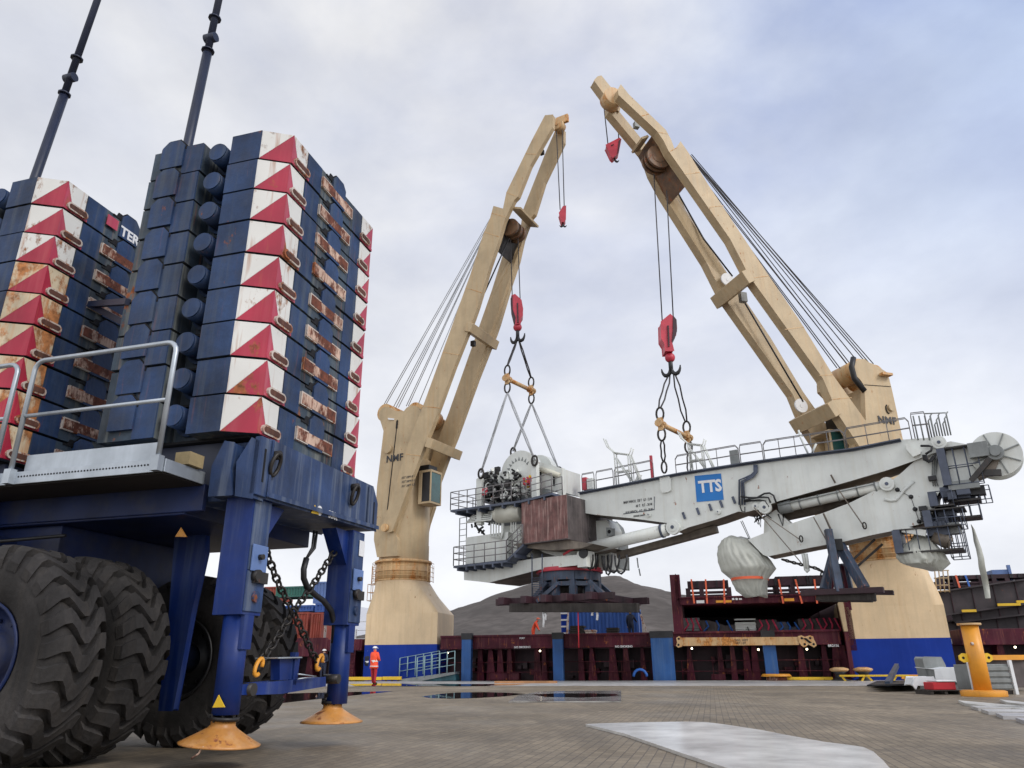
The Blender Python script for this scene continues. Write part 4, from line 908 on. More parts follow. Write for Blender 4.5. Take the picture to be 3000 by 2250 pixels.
for y0 in (.7, 1.05, 1.4): m.cyl(F(-.2, y0, .05), F(-.2, y0+.16, .05), .76, n=36); m.cyl(F(-.2, y0-.03, .0), F(-.2, y0, .0), .4, n=24)
m.build('sheaves', mt['sheave'], TR)
MB().fbox(F, (-2.6, 1.15), (.61, 2.5), (.3, .36)).build('head_cover', mt['sheave'], TR)
m = MB(); tp = on(*d4((330, 265)), qR, ncR+.6); m.cyl(tp, tp+qR*.75, .62, n=28); m.build('tip_sheave', mt['tanr'], TR)
for p, par in ((d4((545, 555)), 2.0),):
    c = on(*p, qR, ncR+par); MB().fbox(lambda x, y, z: c-jR*x+qR*y+Z*z, (-.16, .16), (-.15, .15), (-.2, .2)).build('floodlight', mt['greyd'], TR)
for p in (d5((780, 285)), d5((1292, 1160)),):
    c = on(*p, qR, ncR+2.4); m = MB().cyl(c, c-qR*.1, .42, n=24); m.cyl(c-qR*.1, c-qR*.12, .12, n=10); m.build('hose_reel', mt['ltxt'], TR)
c = on(*d5((905, 430)), qR, ncR+1.9); MB().fbox(lambda x, y, z: c-jR*x+qR*y+Z*z, (-.3, .1), (-.15, .15), (-.1, .5)).build('floodlight', mt['greyd'], TR)
m = MB()
for a, b_ in [((2022, 455), (2559, 1066)), ((2026, 452), (2545, 1062)), ((2030, 470), (2530, 1054)), ((2035, 478), (2500, 1078)), ((2040, 500), (2494, 1084)), ((2048, 520), (2496, 1084)), ((2060, 545), (2462, 1080)), ((2100, 600), (2452, 1078)), ((2030, 466), (2535, 1060)), ((2034, 474), (2520, 1068))]:
    m.tube([on(*a, qR, ncR+1.3), on(*b_, qR, ncR+1.3)], .03, 5)
m.build('luffing_ropes', mt['rope'], TR)
m = MB().tube([on(*d4((830, 1000)), qR, ncR+2.3), on(*d5((620, 0)), qR, ncR+2.3), on(*d5((820, 260)), qR, ncR+2.3)], .05, 6).tube([on(*d5((880, 400)), qR, ncR+2.3), on(*d5((1310, 1130)), qR, ncR+2.3)], .05, 6); m.build('hoist_cable', mt['black'], TR)
cc_ = on(*d7((500, 690)), qR, ncR+1.0)
F = lambda x, y, z: cc_-jR*x+qR*y+Z*z
cb_ = MB().fbox(F, (0, 1.9), (0, 1.6), (0, .12)).fbox(F, (0, 1.9), (0, 1.6), (1.4, 1.5)).fbox(F, (.9, 1.9), (.0, 1.6), (.12, 1.4)).fbox(F, (0, .08), (0, .08), (.12, 1.4)).build('cab', mt['tan'], TR, bevel=.01)
MB().fbox(F, (.1, .88), (.03, .05), (.14, 1.38)).build('window', mt['glass'], cb_)
MB().fbox(F, (.7, 1.6), (.1, 1), (1.5, 2.3)).build('roof_box', mt['black'], cb_)
# hook blocks hanging from the jibs
VY = Vector((0, 1, 0))
def onY(p, y): return on(p[0], p[1], VY, y)
def block(T, ydepth, poly, tops, bots, rope='rope', name='hook_block', th=.5):
    m = MB()
    for a, b_, ya in [(t, b, y_) for (t, y_), b in zip(tops, bots)]: m.tube([onY(a, ya), onY(b_, ydepth)], .035, 6)
    m.build('hoist_ropes', mt[rope], T)
    return MB().prism([onY(p, ydepth-th/2) for p in poly], VY*th).build(name, mt['hook'], T, bevel=.03)
def hook(par, c, s=.3, double=False):
    m = MB(); m.cyl(c+Z*.35*s/.3, c, .07*s/.3, n=10)
    for sg in ((1, -1) if double else (1,)):
        m.tube([c+Vector((sg*s*(1-math.cos(a))*.6, 0, -s*math.sin(a)))for a in [i*math.pi*.85/8 for i in range(9)]], [.09*s/.3]*6+[.06*s/.3, .04*s/.3, .015], 8)
    m.build('hook', mt['black'], par)
y1 = onY((1640, 365), 0) if False else on(1640, 365, qL, ncL+1.1).y
hbk = block(TL, y1, d1((935, 895), (968, 842), (988, 838), (986, 948), (975, 965), (955, 965)), [((1630, 384), y1), ((1647, 381), y1)], [(1641, 614), (1653, 606)])
hook(hbk, onY(d1((966, 985)), y1), .2, True)
y2 = on(1935, 400, qR, ncR+2).y-.5
hbk = block(TR, y2, d4((250, 745), (380, 678), (395, 690), (370, 820), (318, 866), (300, 850)), [(d4((230, 375)), y2), (d4((368, 435)), y2)], [d4((268, 730)), d4((373, 690))])
MB().prism([onY(p, y2-.3) for p in d4((300, 745), (328, 735), (326, 742), (303, 752))], VY*.05).prism([onY(p, y2-.3) for p in d4((375, 700), (395, 690), (372, 818), (360, 830))], VY*.05).build('side_plate', mt['maroond'], hbk)
hook(hbk, onY(d4((335, 880)), y2), .22)
Y1 = 43.0; Y2 = 37.3
yl = on(1500, 650, qL, ncL+1.4).y; yr_ = on(1930, 520, qR, ncR+1.2).y
hb1 = block(TL, Y1, d2((1098, 215), (1105, 182), (1130, 172), (1180, 218), (1193, 290), (1190, 340), (1175, 365), (1172, 405), (1135, 412), (1128, 350), (1108, 290)), [(d1((540, 1090)), yl), (d1((598, 1020)), yl)], [d2((1108, 190)), d2((1172, 215))], th=.7)
MB().prism([onY(p, Y1-.42) for p in d2((1145, 240), (1155, 240), (1160, 400), (1150, 400))], VY*.05).prism([onY(p, Y1-.39) for p in d2((1094, 205), (1110, 178), (1112, 290), (1135, 360), (1130, 405), (1120, 370), (1100, 290))], VY*.78).build('side_plate', mt['maroond'], hb1)
hb2 = block(TR, Y2, d5((325, 575), (388, 523), (428, 560), (432, 620), (425, 670), (395, 705), (412, 775), (355, 775), (350, 725), (328, 690)), [(d4((715, 1030)), yr_), (d4((840, 1190)), yr_)], [d5((332, 570)), d5((408, 535))], th=.8)
MB().prism([onY(p, Y2-.47) for p in d5((368, 600), (378, 600), (384, 745), (374, 745))], VY*.05).prism([onY(p, Y2-.44) for p in d5((408, 530), (432, 560), (435, 640), (420, 690), (400, 712), (405, 650))], VY*.88).build('side_plate', mt['maroond'], hb2)
for hb_, fn, Y_, pr in ((hb1, d2, Y1, (1151, 440)), (hb2, d5, Y2, (386, 825))):
    c = onY(fn(pr), Y_); MB().sphere(c, .28, 14, 8).cyl(c+Z*.5, c, .12, n=10).build('swivel', mt['hook' if hb_ is hb1 else 'hook'], hb_)
    m = MB(); c2 = c-Z*.85
    for sg in (1, -1): m.tube([c2+VU*(sg*.36*(1-math.cos(a)))*.75+Z*(.3-.45*math.sin(a)) for a in [i*math.pi/8 for i in range(9)]], [.11]*6+[.08, .06, .03], 8)
    m.cyl(c, c2, .12, n=10); m.build('hook', mt['black'], hb_)
# ================================================================== SLINGS AND SPREADER BARS
def vp(p, b=0): return av(p, b)
def spreader(pn, pf, lbl, Yc):
    A = av(pn, -1.5); B = av(pf, 1.5)
    T = thing('spreader_bar', (A+B)/2, lbl, 'spreader bar', 'spreader bars under the hooks')
    m = MB().cyl(A, B, .13, n=14); m.build('bar', mt['tanr'], T)
    for P_ in (A, B):
        d = (B-A).normalized(); e_ = MB()
        e_.cyl(P_-d*.3, P_-d*.2, .2, n=12); e_.cyl(P_+d*.2, P_+d*.3, .2, n=12); e_.beam(P_-Z*.34, P_+Z*.34, .14, .28, VU); e_.beam(P_-VU*.22, P_+VU*.22, .1, .12); e_.build('end_fitting', mt['tanr'], T)
        for s in (1, -1):
            c = P_+Z*(.55*s); MB().tube([c+VU*(.2*math.cos(a))+Z*(.34*math.sin(a)) for a in [i*math.pi/7 for i in range(14)]], .055, 6, closed=True).build('shackle', mt['chain'], T)
    return T, A, B
sp1, A1, B1 = spreader(d2((1068, 858)), d2((1262, 950)), 'short cream spreader bar hanging under the left red hook block above the machinery house', 0)
sp2, A2, B2 = spreader(d5((322, 1285)), d5((508, 1375)), 'short cream spreader bar hanging under the right red hook block above the grey boom', 0)
def sling(pairs, lbl, mtl='rope', r=.045, gap=.12):
    p0 = pairs[0][0]; T = None; m = MB()
    for a, b_ in pairs:
        for g in (-gap/2, gap/2):
            o_ = VU*g; mid = (a+b_)/2+VU*(g*.8); m.tube([a+o_*.3, a.lerp(b_, .25)+o_, mid, a.lerp(b_, .75)+o_, b_+o_*.3], r, 5)
    o = m.build('sling', mt[mtl], loc=pairs[0][1]); tag(o, lbl, 'sling', 'slings between hooks, bars and load'); return o
h1 = onY(d2((1152, 555)), Y1); h2 = onY(d5((398, 945)), Y2)
sling([(h1+VU*-.1, A1+Z*.85), (h1+VU*.12, B1+Z*.85)], 'pair of dark slings from the left hook down to its spreader bar')
sling([(h2+VU*-.15, A2+Z*.85), (h2+VU*.15, B2+Z*.85)], 'pair of dark slings from the right hook down to its spreader bar', gap=.3)
lugs = [av((1409, 1385), -1.9), av((1566, 1347), -1.9), av((1503, 1322), 1.9), av((1638, 1380), 1.7)]
sling([(A1-Z*.85, lugs[0]), (A1-Z*.85, lugs[1]), (B1-Z*.85, lugs[2]), (B1-Z*.85, lugs[3])], 'pale wire slings crossing from the left spreader bar to the machinery house', 'ropel', .04, .13)
sh1 = av(d6((815, 395)), -.9)
sling([(A2-Z*.85, sh1+Z*.3), (B2-Z*.85, av(d6((1058, 450)), 1.0))], 'dark slings from the right spreader bar down to the grey boom', gap=.22)

# ================================================================== HANGING OFFSHORE CRANE
OC = thing('offshore_crane', av((1650, 1700), 0), 'large pale grey knuckle boom offshore crane hanging in mid air from two hooks', 'offshore crane')
TH = 1.5
def vpoly(pts, b): return [av(p, b) for p in pts]
main = vpoly([(1699, 1449), (1747, 1437), (1850, 1420), (1995, 1392), (2100, 1376), (2194, 1361), (2345, 1340), (2499, 1321), (2648, 1289), (2755, 1281), (2768, 1287), (2775, 1300), (2768, 1318), (2730, 1328), (2682, 1347), (2600, 1376), (2460, 1417), (2277, 1468), (2230, 1488), (2182, 1500), (2164, 1497), (2100, 1520), (2016, 1544), (1990, 1556), (1972, 1554), (1962, 1532), (1850, 1517), (1745, 1507), (1700, 1500)], -TH/2)
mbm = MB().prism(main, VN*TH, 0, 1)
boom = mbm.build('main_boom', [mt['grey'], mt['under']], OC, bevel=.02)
# edge strip on the boom top
m = MB(); top = [(1699, 1447), (1850, 1418), (1995, 1390), (2194, 1359), (2345, 1338), (2499, 1319), (2640, 1291)]
for a, b_ in zip(top, top[1:]): m.beam(av(a, -TH/2-.02), av(b_, -TH/2-.02), .12, .1)
for a, b_ in zip(top, top[1:]): m.beam(av(a, -TH/2)+VN*(TH/2)+Z*.03, av(b_, -TH/2)+VN*(TH/2)+Z*.03, TH+.5, .05)
m.build('walkway_edge', mt['walk'], boom)
# logo and chart
lg_ = MB().prism(vpoly(d6((1112, 478), (1368, 455), (1395, 710), (1132, 733)), -TH/2-.01), -VN*.012).build('logo_plate', mt['logo'], boom)
a = av(d6((1157, 640)), -TH/2-.03); b_ = av(d6((1380, 620)), -TH/2-.03); xd = (b_-a).normalized()
text('TTS', 'marking', .8, a, xd, Z, mt['ltxt'], boom, .008, .03, spacing=.98, fit=(b_-a).length)
a = av(d6((420, 750)), -TH/2-.012); b_ = av(d6((695, 712)), -TH/2-.012); xd = (b_-a).normalized()
wd = (b_-a).length
for k, (s_, f0_, f1_, dz) in enumerate([('MAIN WINCH,  150 T   8.7 - 12 M', 0, 1, 0), ('40 T   8.7 - 30 M', .43, 1, -.27), ('AUX WINCH,   8 T   9.8 - 30 M', .05, 1, -.54), ('OFFSHORE CAPACITY', .32, .74, -.76)]):
    text(s_, 'marking', .19 if k < 3 else .12, a+xd*wd*f0_+Z*dz, xd, Z, mt['dtxt'], boom, .004, .002, fit=wd*(f1_-f0_))
MB().tube(vpoly(d6((418, 848), (720, 806), (720, 680)), -TH/2-.01), .02, 5).build('chart_frame', mt['walk'], boom)
m = MB()
for p in d6((1010, 865), (1147, 822), (1267, 783), (1373, 752), (1495, 713)): c = av(p, -TH/2); m.beam(c+Z*.16-VN*.06-VU*.04, c-Z*.18-VN*.06+VU*.05, .035, .12)
m.build('brackets', mt['walk'], boom)
m = MB(); m.prism(vpoly(d6((772, 492), (808, 470), (850, 470), (875, 500), (880, 615), (850, 635), (795, 640), (778, 610)), -TH/2-.14), VN*.14); m.build('lifting_lug', mt['grey'], boom, bevel=.01)
MB().tube([sh1+VU*(.14*math.cos(a))+Z*(.3*math.sin(a)) for a in [i*math.pi/7 for i in range(14)]], .05, 6, closed=True).build('shackle', mt['chain'], boom)
def pivot(p, b, r, par, mm='grey', l=.2):
    c = av(p, b); m = MB().cyl(c, c-VN*l, r, n=24).cyl(c-VN*l, c-VN*(l+.03), r*.6, n=20); m.build('pivot', mt[mm], par, bevel=.01); MB().cyl(c-VN*(l+.03), c-VN*(l+.06), r*.25, n=10).build('pivot_pin', mt['walk'], par)
pivot(d6((912, 982)), -TH/2, .36, boom); pivot((2752, 1299), -TH/2, .28, boom); pivot(d6((1802, 790)), -TH/2, .3, boom); pivot(d6((1715, 780)), -TH/2, .18, boom)
pivot(d6((670, 857)), -TH/2, .12, boom, l=.1); pivot(d6((1345, 830)), -TH/2, .12, boom, l=.1)
# pipes and hoses on the boom
m = MB(); T_ = -TH/2-.12
for d in (0, 30, 55): m.tube(vpoly(d6((1545+d, 760), (1545+d*.7, 520+d*.4), (1660+d*.4, 470+d*.3), (1690+d*.5, 440), (1690+d*.5, 370)), T_), .045, 6)
m.build('lines', mt['walk'], boom)
m = MB()
m.tube(vpoly(d6((1560, 680), (1640, 690), (1720, 690), (1790, 650), (1840, 645), (1880, 670), (1905, 740)), T_-.1), .045, 6)
m.tube(vpoly(d6((1590, 720), (1660, 700), (1720, 690), (1780, 685), (1830, 690), (1850, 740)), T_-.15), .045, 6)
m.tube(vpoly(d6((1590, 730), (1660, 720), (1740, 715), (1800, 725), (1835, 780)), T_-.05), .045, 6)
m.tube(vpoly(d6((1550, 700), (1555, 780), (1570, 820), (1600, 830), (1600, 780)), T_), .03, 6)
for k in range(4): m.tube(vpoly(d7((1045+6*k, 690), (1050+10*k, 720+6*k), (1080+6*k, 730), (1105+4*k, 700), (1125, 690)), T_-.05*k), .035, 6)
m.tube(vpoly(d7((1030, 635), (1080, 635), (1100, 640), (1095, 665), (1060, 685)), T_-.1), .05, 6)
m.build('hydraulic_hoses', mt['black'], boom)
MB().prism(vpoly(d7((945, 625), (960, 620), (985, 655), (1030, 660), (1030, 680), (985, 700), (945, 655)), -TH/2-.25), VN*.25).build('guard_bracket', mt['grey'], boom, bevel=.01)
# railings on the boom top
def railing(par, pts, b, h=1.0, n=4, name='railing', mm='rail', r=.022, zoff=.05):
    P = [av(p, b)+Z*zoff for p in pts]; m = MB(); c_ = .18
    for A, B in zip(P, P[1:]):
        d = (B-A); m.tube([A, A+Z*(h-c_), A+Z*h+d*.04, B+Z*h-d*.04, B+Z*(h-c_), B], r, 6)
        m.tube([A+Z*h*.52, B+Z*h*.52], r*.8, 5)
        for i in range(1, n): q = A.lerp(B, i/n); m.tube([q, q+Z*h], r*.9, 5)
    return m.build(name, mt[mm], par)
for b in (-TH/2-.1, TH/2+.3):
    railing(boom, [(1706, 1444), (1742, 1438)], b, n=1); railing(boom, [(1748, 1437), (1798, 1428)], b, n=1); railing(boom, [(1802, 1427), (1916, 1405)], b, n=2)
    railing(boom, [(1982, 1394), (2168, 1364)], b, n=3); railing(boom, [(2172, 1364), (2238, 1355)], b, n=1); railing(boom, [(2242, 1354), (2480, 1322)], b, n=5); railing(boom, [(2484, 1320), (2672, 1290)], b, n=3)
    railing(boom, [(2682, 1288), (2724, 1284)], b, h=1.15, n=1)
m = MB()
for k in range(9): q = av((2722+k*8, 1283-k*1.0), -.4+(.13*k) % .8); m.tube([q, q+Z*(.55+.2*(k % 3)), q+Z*(.65+.2*(k % 3))+VU*.08], .03, 6)
for k in range(4): q = av((2690+k*17, 1290), -.75); m.tube([q, q+Z*1.1], .03, 6)
m.tube([av((2722, 1283), -.4)+Z*1.1, av((2786, 1280), .3)+Z*1.1], .03, 6); m.build('pipe_stubs', mt['greyd'], boom)
# cable supports standing on the boom
for px, py, s in ((1835, 1423, 1), (2052, 1386, .85)):
    q = av((px, py), 0); m = MB()
    F = lambda x, z: q+VU*x*s+Z*z*s
    for dn in (-.14, .14):
        o_ = VN*dn
        m.tube([F(-.5, 0)+o_, F(-.55, 1.9)+o_, F(-.95, 2.3)+o_, F(-1.15, 2.8)+o_], .038, 6); m.tube([F(-.55, 1.9)+o_, F(.35, 1.65)+o_, F(.5, 2.0)+o_], .038, 6)
        m.tube([F(.25, 1.7)+o_, F(.3, .1)+o_], .038, 6); m.tube([F(-.5, 1.6)+o_, F(.35, .2)+o_], .04, 6); m.tube([F(-.5, .8)+o_, F(.3, .8)+o_], .04, 6); m.tube([F(.35, 1.65)+o_, F(.9, .0)+o_], .045, 6)
    m.tube([F(-.55, 1.9)-VN*.25, F(-.55, 1.9)+VN*.25], .05, 6); m.build('cable_support', mt['grey'], boom)
m = MB(); q = av((2370, 1334), .2); m.tube([q, q+Z*.9-VU*.25, q+Z*1.3-VU*.3], .05, 6); m.tube([q+VU*.1, q+Z*.5+VU*.4], .05, 6); m.tube([av((1862, 1419), 0), av((1862, 1419), 0)+Z*.5+VU*.3], .12, 6); m.build('antenna_bracket', mt['grey'], boom)
q = av((1718, 1442), -.2); MB().fbox(lambda x, y, z: q+VU*x+VN*y+Z*z, (-.15, .1), (-.2, .2), (.1, .8)).build('extinguisher_box', mt['hook'], boom); MB().fbox(lambda x, y, z: q+VU*x+VN*y+Z*z, (.15, .5), (-.2, .2), (.1, .7)).build('control_box', mt['grey'], boom, bevel=.01)
q = av((1912, 1406), -.5); MB().fbox(lambda x, y, z: q+VU*x+VN*y+Z*z, (-.06, .06), (-.06, .06), (0, 1.3)).build('post_light', mt['hook'], boom)
q = av((2155, 1366), -.4); MB().fbox(lambda x, y, z: q+VU*x+VN*y+Z*z, (-.2, .2), (-.1, .1), (.1, .8)).build('control_box', mt['greyd'], boom)
# jib (outer knuckle) under the main boom
TK = 1.2
out = vpoly([(2194, 1581), (2260, 1555), (2330, 1531), (2412, 1504), (2489, 1475), (2560, 1440), (2600, 1419), (2640, 1388), (2660, 1370), (2687, 1345), (2700, 1310), (2768, 1300), (2768, 1345), (2764, 1420), (2745, 1450), (2740, 1490), (2711, 1530), (2634, 1550), (2550, 1567), (2470, 1586), (2380, 1602), (2248, 1629), (2236, 1624), (2216, 1604)], -TK/2)
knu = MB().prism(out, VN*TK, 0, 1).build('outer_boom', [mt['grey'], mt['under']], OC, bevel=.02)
m = MB()
m.tube(vpoly(d7((810, 960), (850, 968), (880, 965), (905, 940), (930, 905), (990, 850)), -TK/2-.02), .07, 6); m.build('weld_rib', mt['grey'], knu)
m = MB()
for p in d7((890, 902), (972, 945), (997, 1020), (1022, 1095)): c = av(p, -TK/2); m.sphere(c, .1, 8, 6)
m.tube(vpoly(d7((890, 902), (972, 945), (997, 1020), (1022, 1095)), -TK/2-.05), .012, 4)
for p in d7((1050, 1015), (1060, 1050), (1062, 1082), (1108, 832)): c = av(p, -TK/2-.1); m.fbox(lambda x, y, z: c+VU*x+VN*y+Z*z, (-.18, .12), (-.1, .1), (-.09, .09))
m.build('cable_clips', mt['black'], knu)
m = MB()
for d in (0, 14, 28): m.tube(vpoly(d7((1105+d, 700), (1100+d*.7, 830), (1108+d, 880)), -TK/2-.06), .025, 5)
m.build('lines', mt['greyd'], knu)
# cylinders
def vcyl(p0, p1, b, r0, r1, mm, name, par=None):
    A, B = av(p0, b), av(p1, b); m = MB().cyl(A, B, r0, r1, n=20); o = m.build(name, mt[mm], par or OC); return A, B
A_, B_ = vcyl((1722, 1607), (1955, 1552), -TH/2+.1, .31, .31, 'grey', 'luffing_cylinder')
MB().cyl(A_.lerp(B_, .93), A_.lerp(B_, .955), .35, n=20).build('gland', mt['walk'], OC)
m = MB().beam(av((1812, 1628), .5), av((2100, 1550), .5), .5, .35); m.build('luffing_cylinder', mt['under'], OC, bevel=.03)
A_, B_ = vcyl((2284, 1490), (2598, 1421), -.45, .23, .23, 'grey', 'knuckle_cylinder')
m = MB().cyl(A_.lerp(B_, .0), A_.lerp(B_, .12), .28, n=20)
for f_ in (.2, .38, .56, .74, .9): m.cyl(A_.lerp(B_, f_), A_.lerp(B_, f_+.012), .26, n=20)
m.tube([A_-VN*.28+Z*.1, B_.lerp(A_, .1)-VN*.28+Z*.1], .03, 6); m.build('clamps', mt['greyd'], OC)
pivot((2600, 1420), -.6, .3, knu)
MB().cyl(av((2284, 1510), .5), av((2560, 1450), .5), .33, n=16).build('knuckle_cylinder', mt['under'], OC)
# straps and chains slung between the booms
for p0, p1, w_ in ((d7((20, 1010)), d7((305, 1345)), .1), (d7((60, 1040)), d7((305, 1210)), .07), (d7((535, 905)), d7((690, 1130)), .12), (d7((380, 1068)), d7((470, 1230)), .07), (d7((440, 1045)), d7((488, 1150)), .1), (d7((485, 810)), d7((512, 860)), .07)):
    m = MB().beam(av(p0, -TH/2-.2), av(p1, -TH/2-.05), w_, .04); m.build('strap', mt['under'], OC)
for p in (d7((690, 1120)), d7((305, 1200))):
    c = av(p, -TH/2-.1); MB().tube([c+VU*(.07*math.cos(a))+Z*(.14*math.sin(a)) for a in [i*math.pi/6 for i in range(12)]], .03, 6, closed=True).build('shackle', mt['chain'], OC)
m = MB()
for d in (-9, 9): m.tube(vpoly(d7((325+d, 1290), (332+d, 1330), (340+d*.8, 1390)), -.6), .07, 6)
m.tube(vpoly(d7((331, 1385), (340, 1398), (350, 1385)), -.6), .08, 6); m.build('hanging_shackle', mt['grey'], OC)
pts = vpoly(d7((190, 1325), (260, 1345), (340, 1365), (400, 1380), (435, 1400), (430, 1425)), -.5); chain([p for p in pts], 'chain', OC, .2, .035)
m = MB()
for k, (a, b_) in enumerate([((340, 1275), (353, 1400)), ((552, 1275), (556, 1372)), ((570, 1380), (576, 1450))]): m.tube([av(d6((a[0]*1.0+130*0+ (130 if k == 0 else 0), a[1])), 0), av(d6((b_[0]+(120 if k == 0 else 8), b_[1])), 0)], .035, 5)
m.build('hanging_cable', mt['greyd'], OC)
for p0, p1 in ((d6((1560, 920)), d6((1640, 1090))), (d6((1575, 915)), d6((1650, 1085)))): m = MB().tube([av(p0, 0), av(p1, -.3)], .02, 5); m.build('thin_cable', mt['greyd'], OC)
m = MB()
for k in range(14):
    q = av(d6((1650+rr.uniform(0, 330), 840+rr.uniform(0, 40))), rr.uniform(-.6, .6)); m.tube([q, q+Z*rr.uniform(-.6, .2)+VU*rr.uniform(-.5, .5), q+VU*rr.uniform(-.2, .8)], .035, 5)
m.build('hose_tangle', mt['black'], OC)
q = av(d6((1870, 920)), -.4); MB().prism([q+VU*a+Z*b for a, b in [(-.6, -1.3), (-.35, .2), (.2, .5), (.9, -.3), (.9, -1.1)]], VN*.9).build('knuckle_bracket', mt['grey'], OC, bevel=.01)
# head: walkways, cages, end drum
hd = MB()
hd.prism(vpoly(d7((1190, 615), (1215, 610), (1370, 640), (1440, 620), (1560, 610), (1560, 740), (1480, 770), (1240, 870), (1190, 870)), -.6), VN*1.2); hdo = hd.build('boom_head', mt['grey'], OC, bevel=.02)
MB().prism(vpoly(d7((1225, 868), (1330, 850), (1400, 800), (1480, 700), (1520, 690), (1480, 790), (1390, 830), (1330, 860), (1240, 890)), -.9), VN*.5).build('head_arm', mt['under'], OC)
c = av((2917, 1330), -.75); dr = MB()
dr.cyl(c, c+VN*.1, .92, n=48); dr.cyl(c+VN*.7, c+VN*.8, .92, n=48); dr.cyl(c+VN*.1, c+VN*.72, .6, n=32); dro = dr.build('end_drum', mt['grey'], OC, bevel=.01)
m = MB()
for k in range(8): a = k*math.pi/4+.3; m.beam(c-VN*.04, c-VN*.04+VU*(.88*math.cos(a))+Z*(.88*math.sin(a)), .045, .05, VN)
m.cyl(c, c-VN*.35, .3, n=20); m.cyl(c-VN*.35, c-VN*.5, .18, n=12); m.fbox(lambda x, y, z: c+VU*x+VN*y+Z*z, (-.9, -.2), (-.4, -.1), (-.1, .5)); m.build('drum_spokes', mt['greyd'], dro)
MB().beam(c-VN*.2, av(d7((1340, 850)), -.9), .28, .2).beam(av(d7((1410, 800)), -.8), av(d7((1522, 798)), -.8), .25, .25).build('drum_arm', mt['steel'], dro)
def cage(par, x0, y0, x1, y1, b, d=1.0, nx=3, ny=2, slab='l', name='access_cage'):
    A = av((x0, y1), b); B = av((x1, y0), b); u1 = (B-A).dot(VU); z1 = (B-A).z
    F = lambda x, y, z: A+VU*x+VN*y+Z*z; m = MB(); r = .02
    for dn in (0, d):
        for i in range(nx+1): m.tube([F(u1*i/nx, dn, 0), F(u1*i/nx, dn, z1)], r, 5)
        for j in range(ny+1): m.tube([F(0, dn, z1*j/ny), F(u1, dn, z1*j/ny)], r, 5)
    for i in (0, 1):
        for j in (0, 1): m.tube([F(u1*i, 0, z1*j), F(u1*i, d, z1*j)], r, 5)
    o = m.build(name, mt['walk'], par)
    if 'l' in slab: MB().fbox(F, (-.15, .15), (-.1, d+.1), (0, z1)).build('side_plate', mt['walk'], o)
    if 'b' in slab: MB().fbox(F, (0, u1), (-.05, d), (-.04, .03)).build('grating', mt['steel'], o)
    if 't' in slab: MB().fbox(F, (-.1, u1+.1), (-.05, d), (z1-.02, z1+.03)).build('grating', mt['steel'], o)
    return o
cage(OC, *e7((735, 0))[0:1], *[e7((735, 0))[1]], *e7((1065, 460)), -.95, .5, 3, 2, 'lt') if False else None
def cg(p0, p1, b, d, nx, ny, slab): return cage(OC, p0[0], p0[1], p1[0], p1[1], b, d, nx, ny, slab)
cg(e7((735, 5)), e7((1065, 505)), -1.0, .4, 3, 2, 'lt')
cg(e7((570, 560)), e7((770, 760)), -1.0, 1.2, 2, 1, 'lb')
cg(e7((510, 770)), e7((900, 1020)), -1.0, 1.3, 4, 2, 'lt')
cg(e7((150, 985)), e7((860, 1330)), -1.1, 1.3, 6, 1, 'ltb')
cg(e7((780, 600)), e7((1110, 700)), -.6, 1.0, 3, 1, 'b'); cg(e7((780, 690)), e7((1095, 905)), -.3, 1.0, 3, 1, 'b'); cg(e7((1110, 500)), e7((1225, 680)), -.3, 1, 2, 1, '')
cg(e7((780, 880)), e7((880, 1380)), -.5, 1.0, 2, 3, '')
m = MB()
for k in range(26):
    q = av(e7((rr.uniform(700, 960), rr.uniform(520, 660))) if k < 13 else e7((rr.uniform(560, 760), rr.uniform(830, 1060))), rr.uniform(-.8, .6)); F = lambda x, y, z: q+VU*x+VN*y+Z*z
    w_ = rr.uniform(.12, .4); m.fbox(F, (-w_, w_), (-.3, .3), (-rr.uniform(.1, .3), rr.uniform(.1, .3)))
m.build('winch_parts', mt['walk'], OC, bevel=.02)
F0 = av(e7((1015, 580)), -.5); MB().fbox(lambda x, y, z: F0+VU*x+VN*y+Z*z, (-.5, .5), (-.2, .3), (-.18, .18)).build('dark_box', mt['black'], OC)
F1 = av(e7((700, 1040)), -.5); MB().fbox(lambda x, y, z: F1+VU*x+VN*y+Z*z, (-.5, .55), (-.2, .3), (-.22, .22)).build('control_box', mt['greyd'], OC)
F2 = av(e7((910, 500)), -.8); MB().fbox(lambda x, y, z: F2+VU*x+VN*y+Z*z, (-.5, .6), (-.2, .3), (-.2, .15)).build('control_box', mt['greyd'], OC)
A_ = av(e7((560, 1120)), -.6); B_ = av(e7((745, 1200)), -.6); MB().cyl(A_, B_, .25, .3, n=16).cyl(B_, B_+(B_-A_).normalized()*.08, .24, n=16).build('tube_end', mt['under'], OC)
A_ = av(e7((180, 1040)), -1); B_ = av(e7((470, 1090)), -1); MB().beam(A_, B_, .2, .25).build('boom_pipe', mt['grey'], OC)
# ---- machinery house
HU, HN = frame(38)
def hv(p, c): return on(p[0], p[1], HN, c)
HC = HN.dot(av((1520, 1600), 0))      # centre plane of the house
def hpoly(pts, dn): return [hv(p, HC+dn) for p in pts]
def hbox(par, p0, p1, dn, depth, mm, name, bevel=0.01):
    A = hv((p0[0], p1[1]), HC+dn); B = hv((p1[0], p0[1]), HC+dn); F = lambda x, y, z: A+HU*x+HN*y+Z*z
    return MB().fbox(F, (0, (B-A).dot(HU)), (0, depth), (0, (B-A).z)).build(name, mt[mm], par, bevel=bevel)
HSE = hbox(OC, d3((300, 560)), d3((1120, 780)), -1.4, 3.2, 'greyd', 'house_core')
hbox(HSE, d3((205, 885)), d3((600, 1190)), -1.5, 3.0, 'grey', 'machinery_room')
hbox(HSE, d3((560, 800)), d3((800, 1150)), -1.2, 2.6, 'grey', 'equipment_cabin')
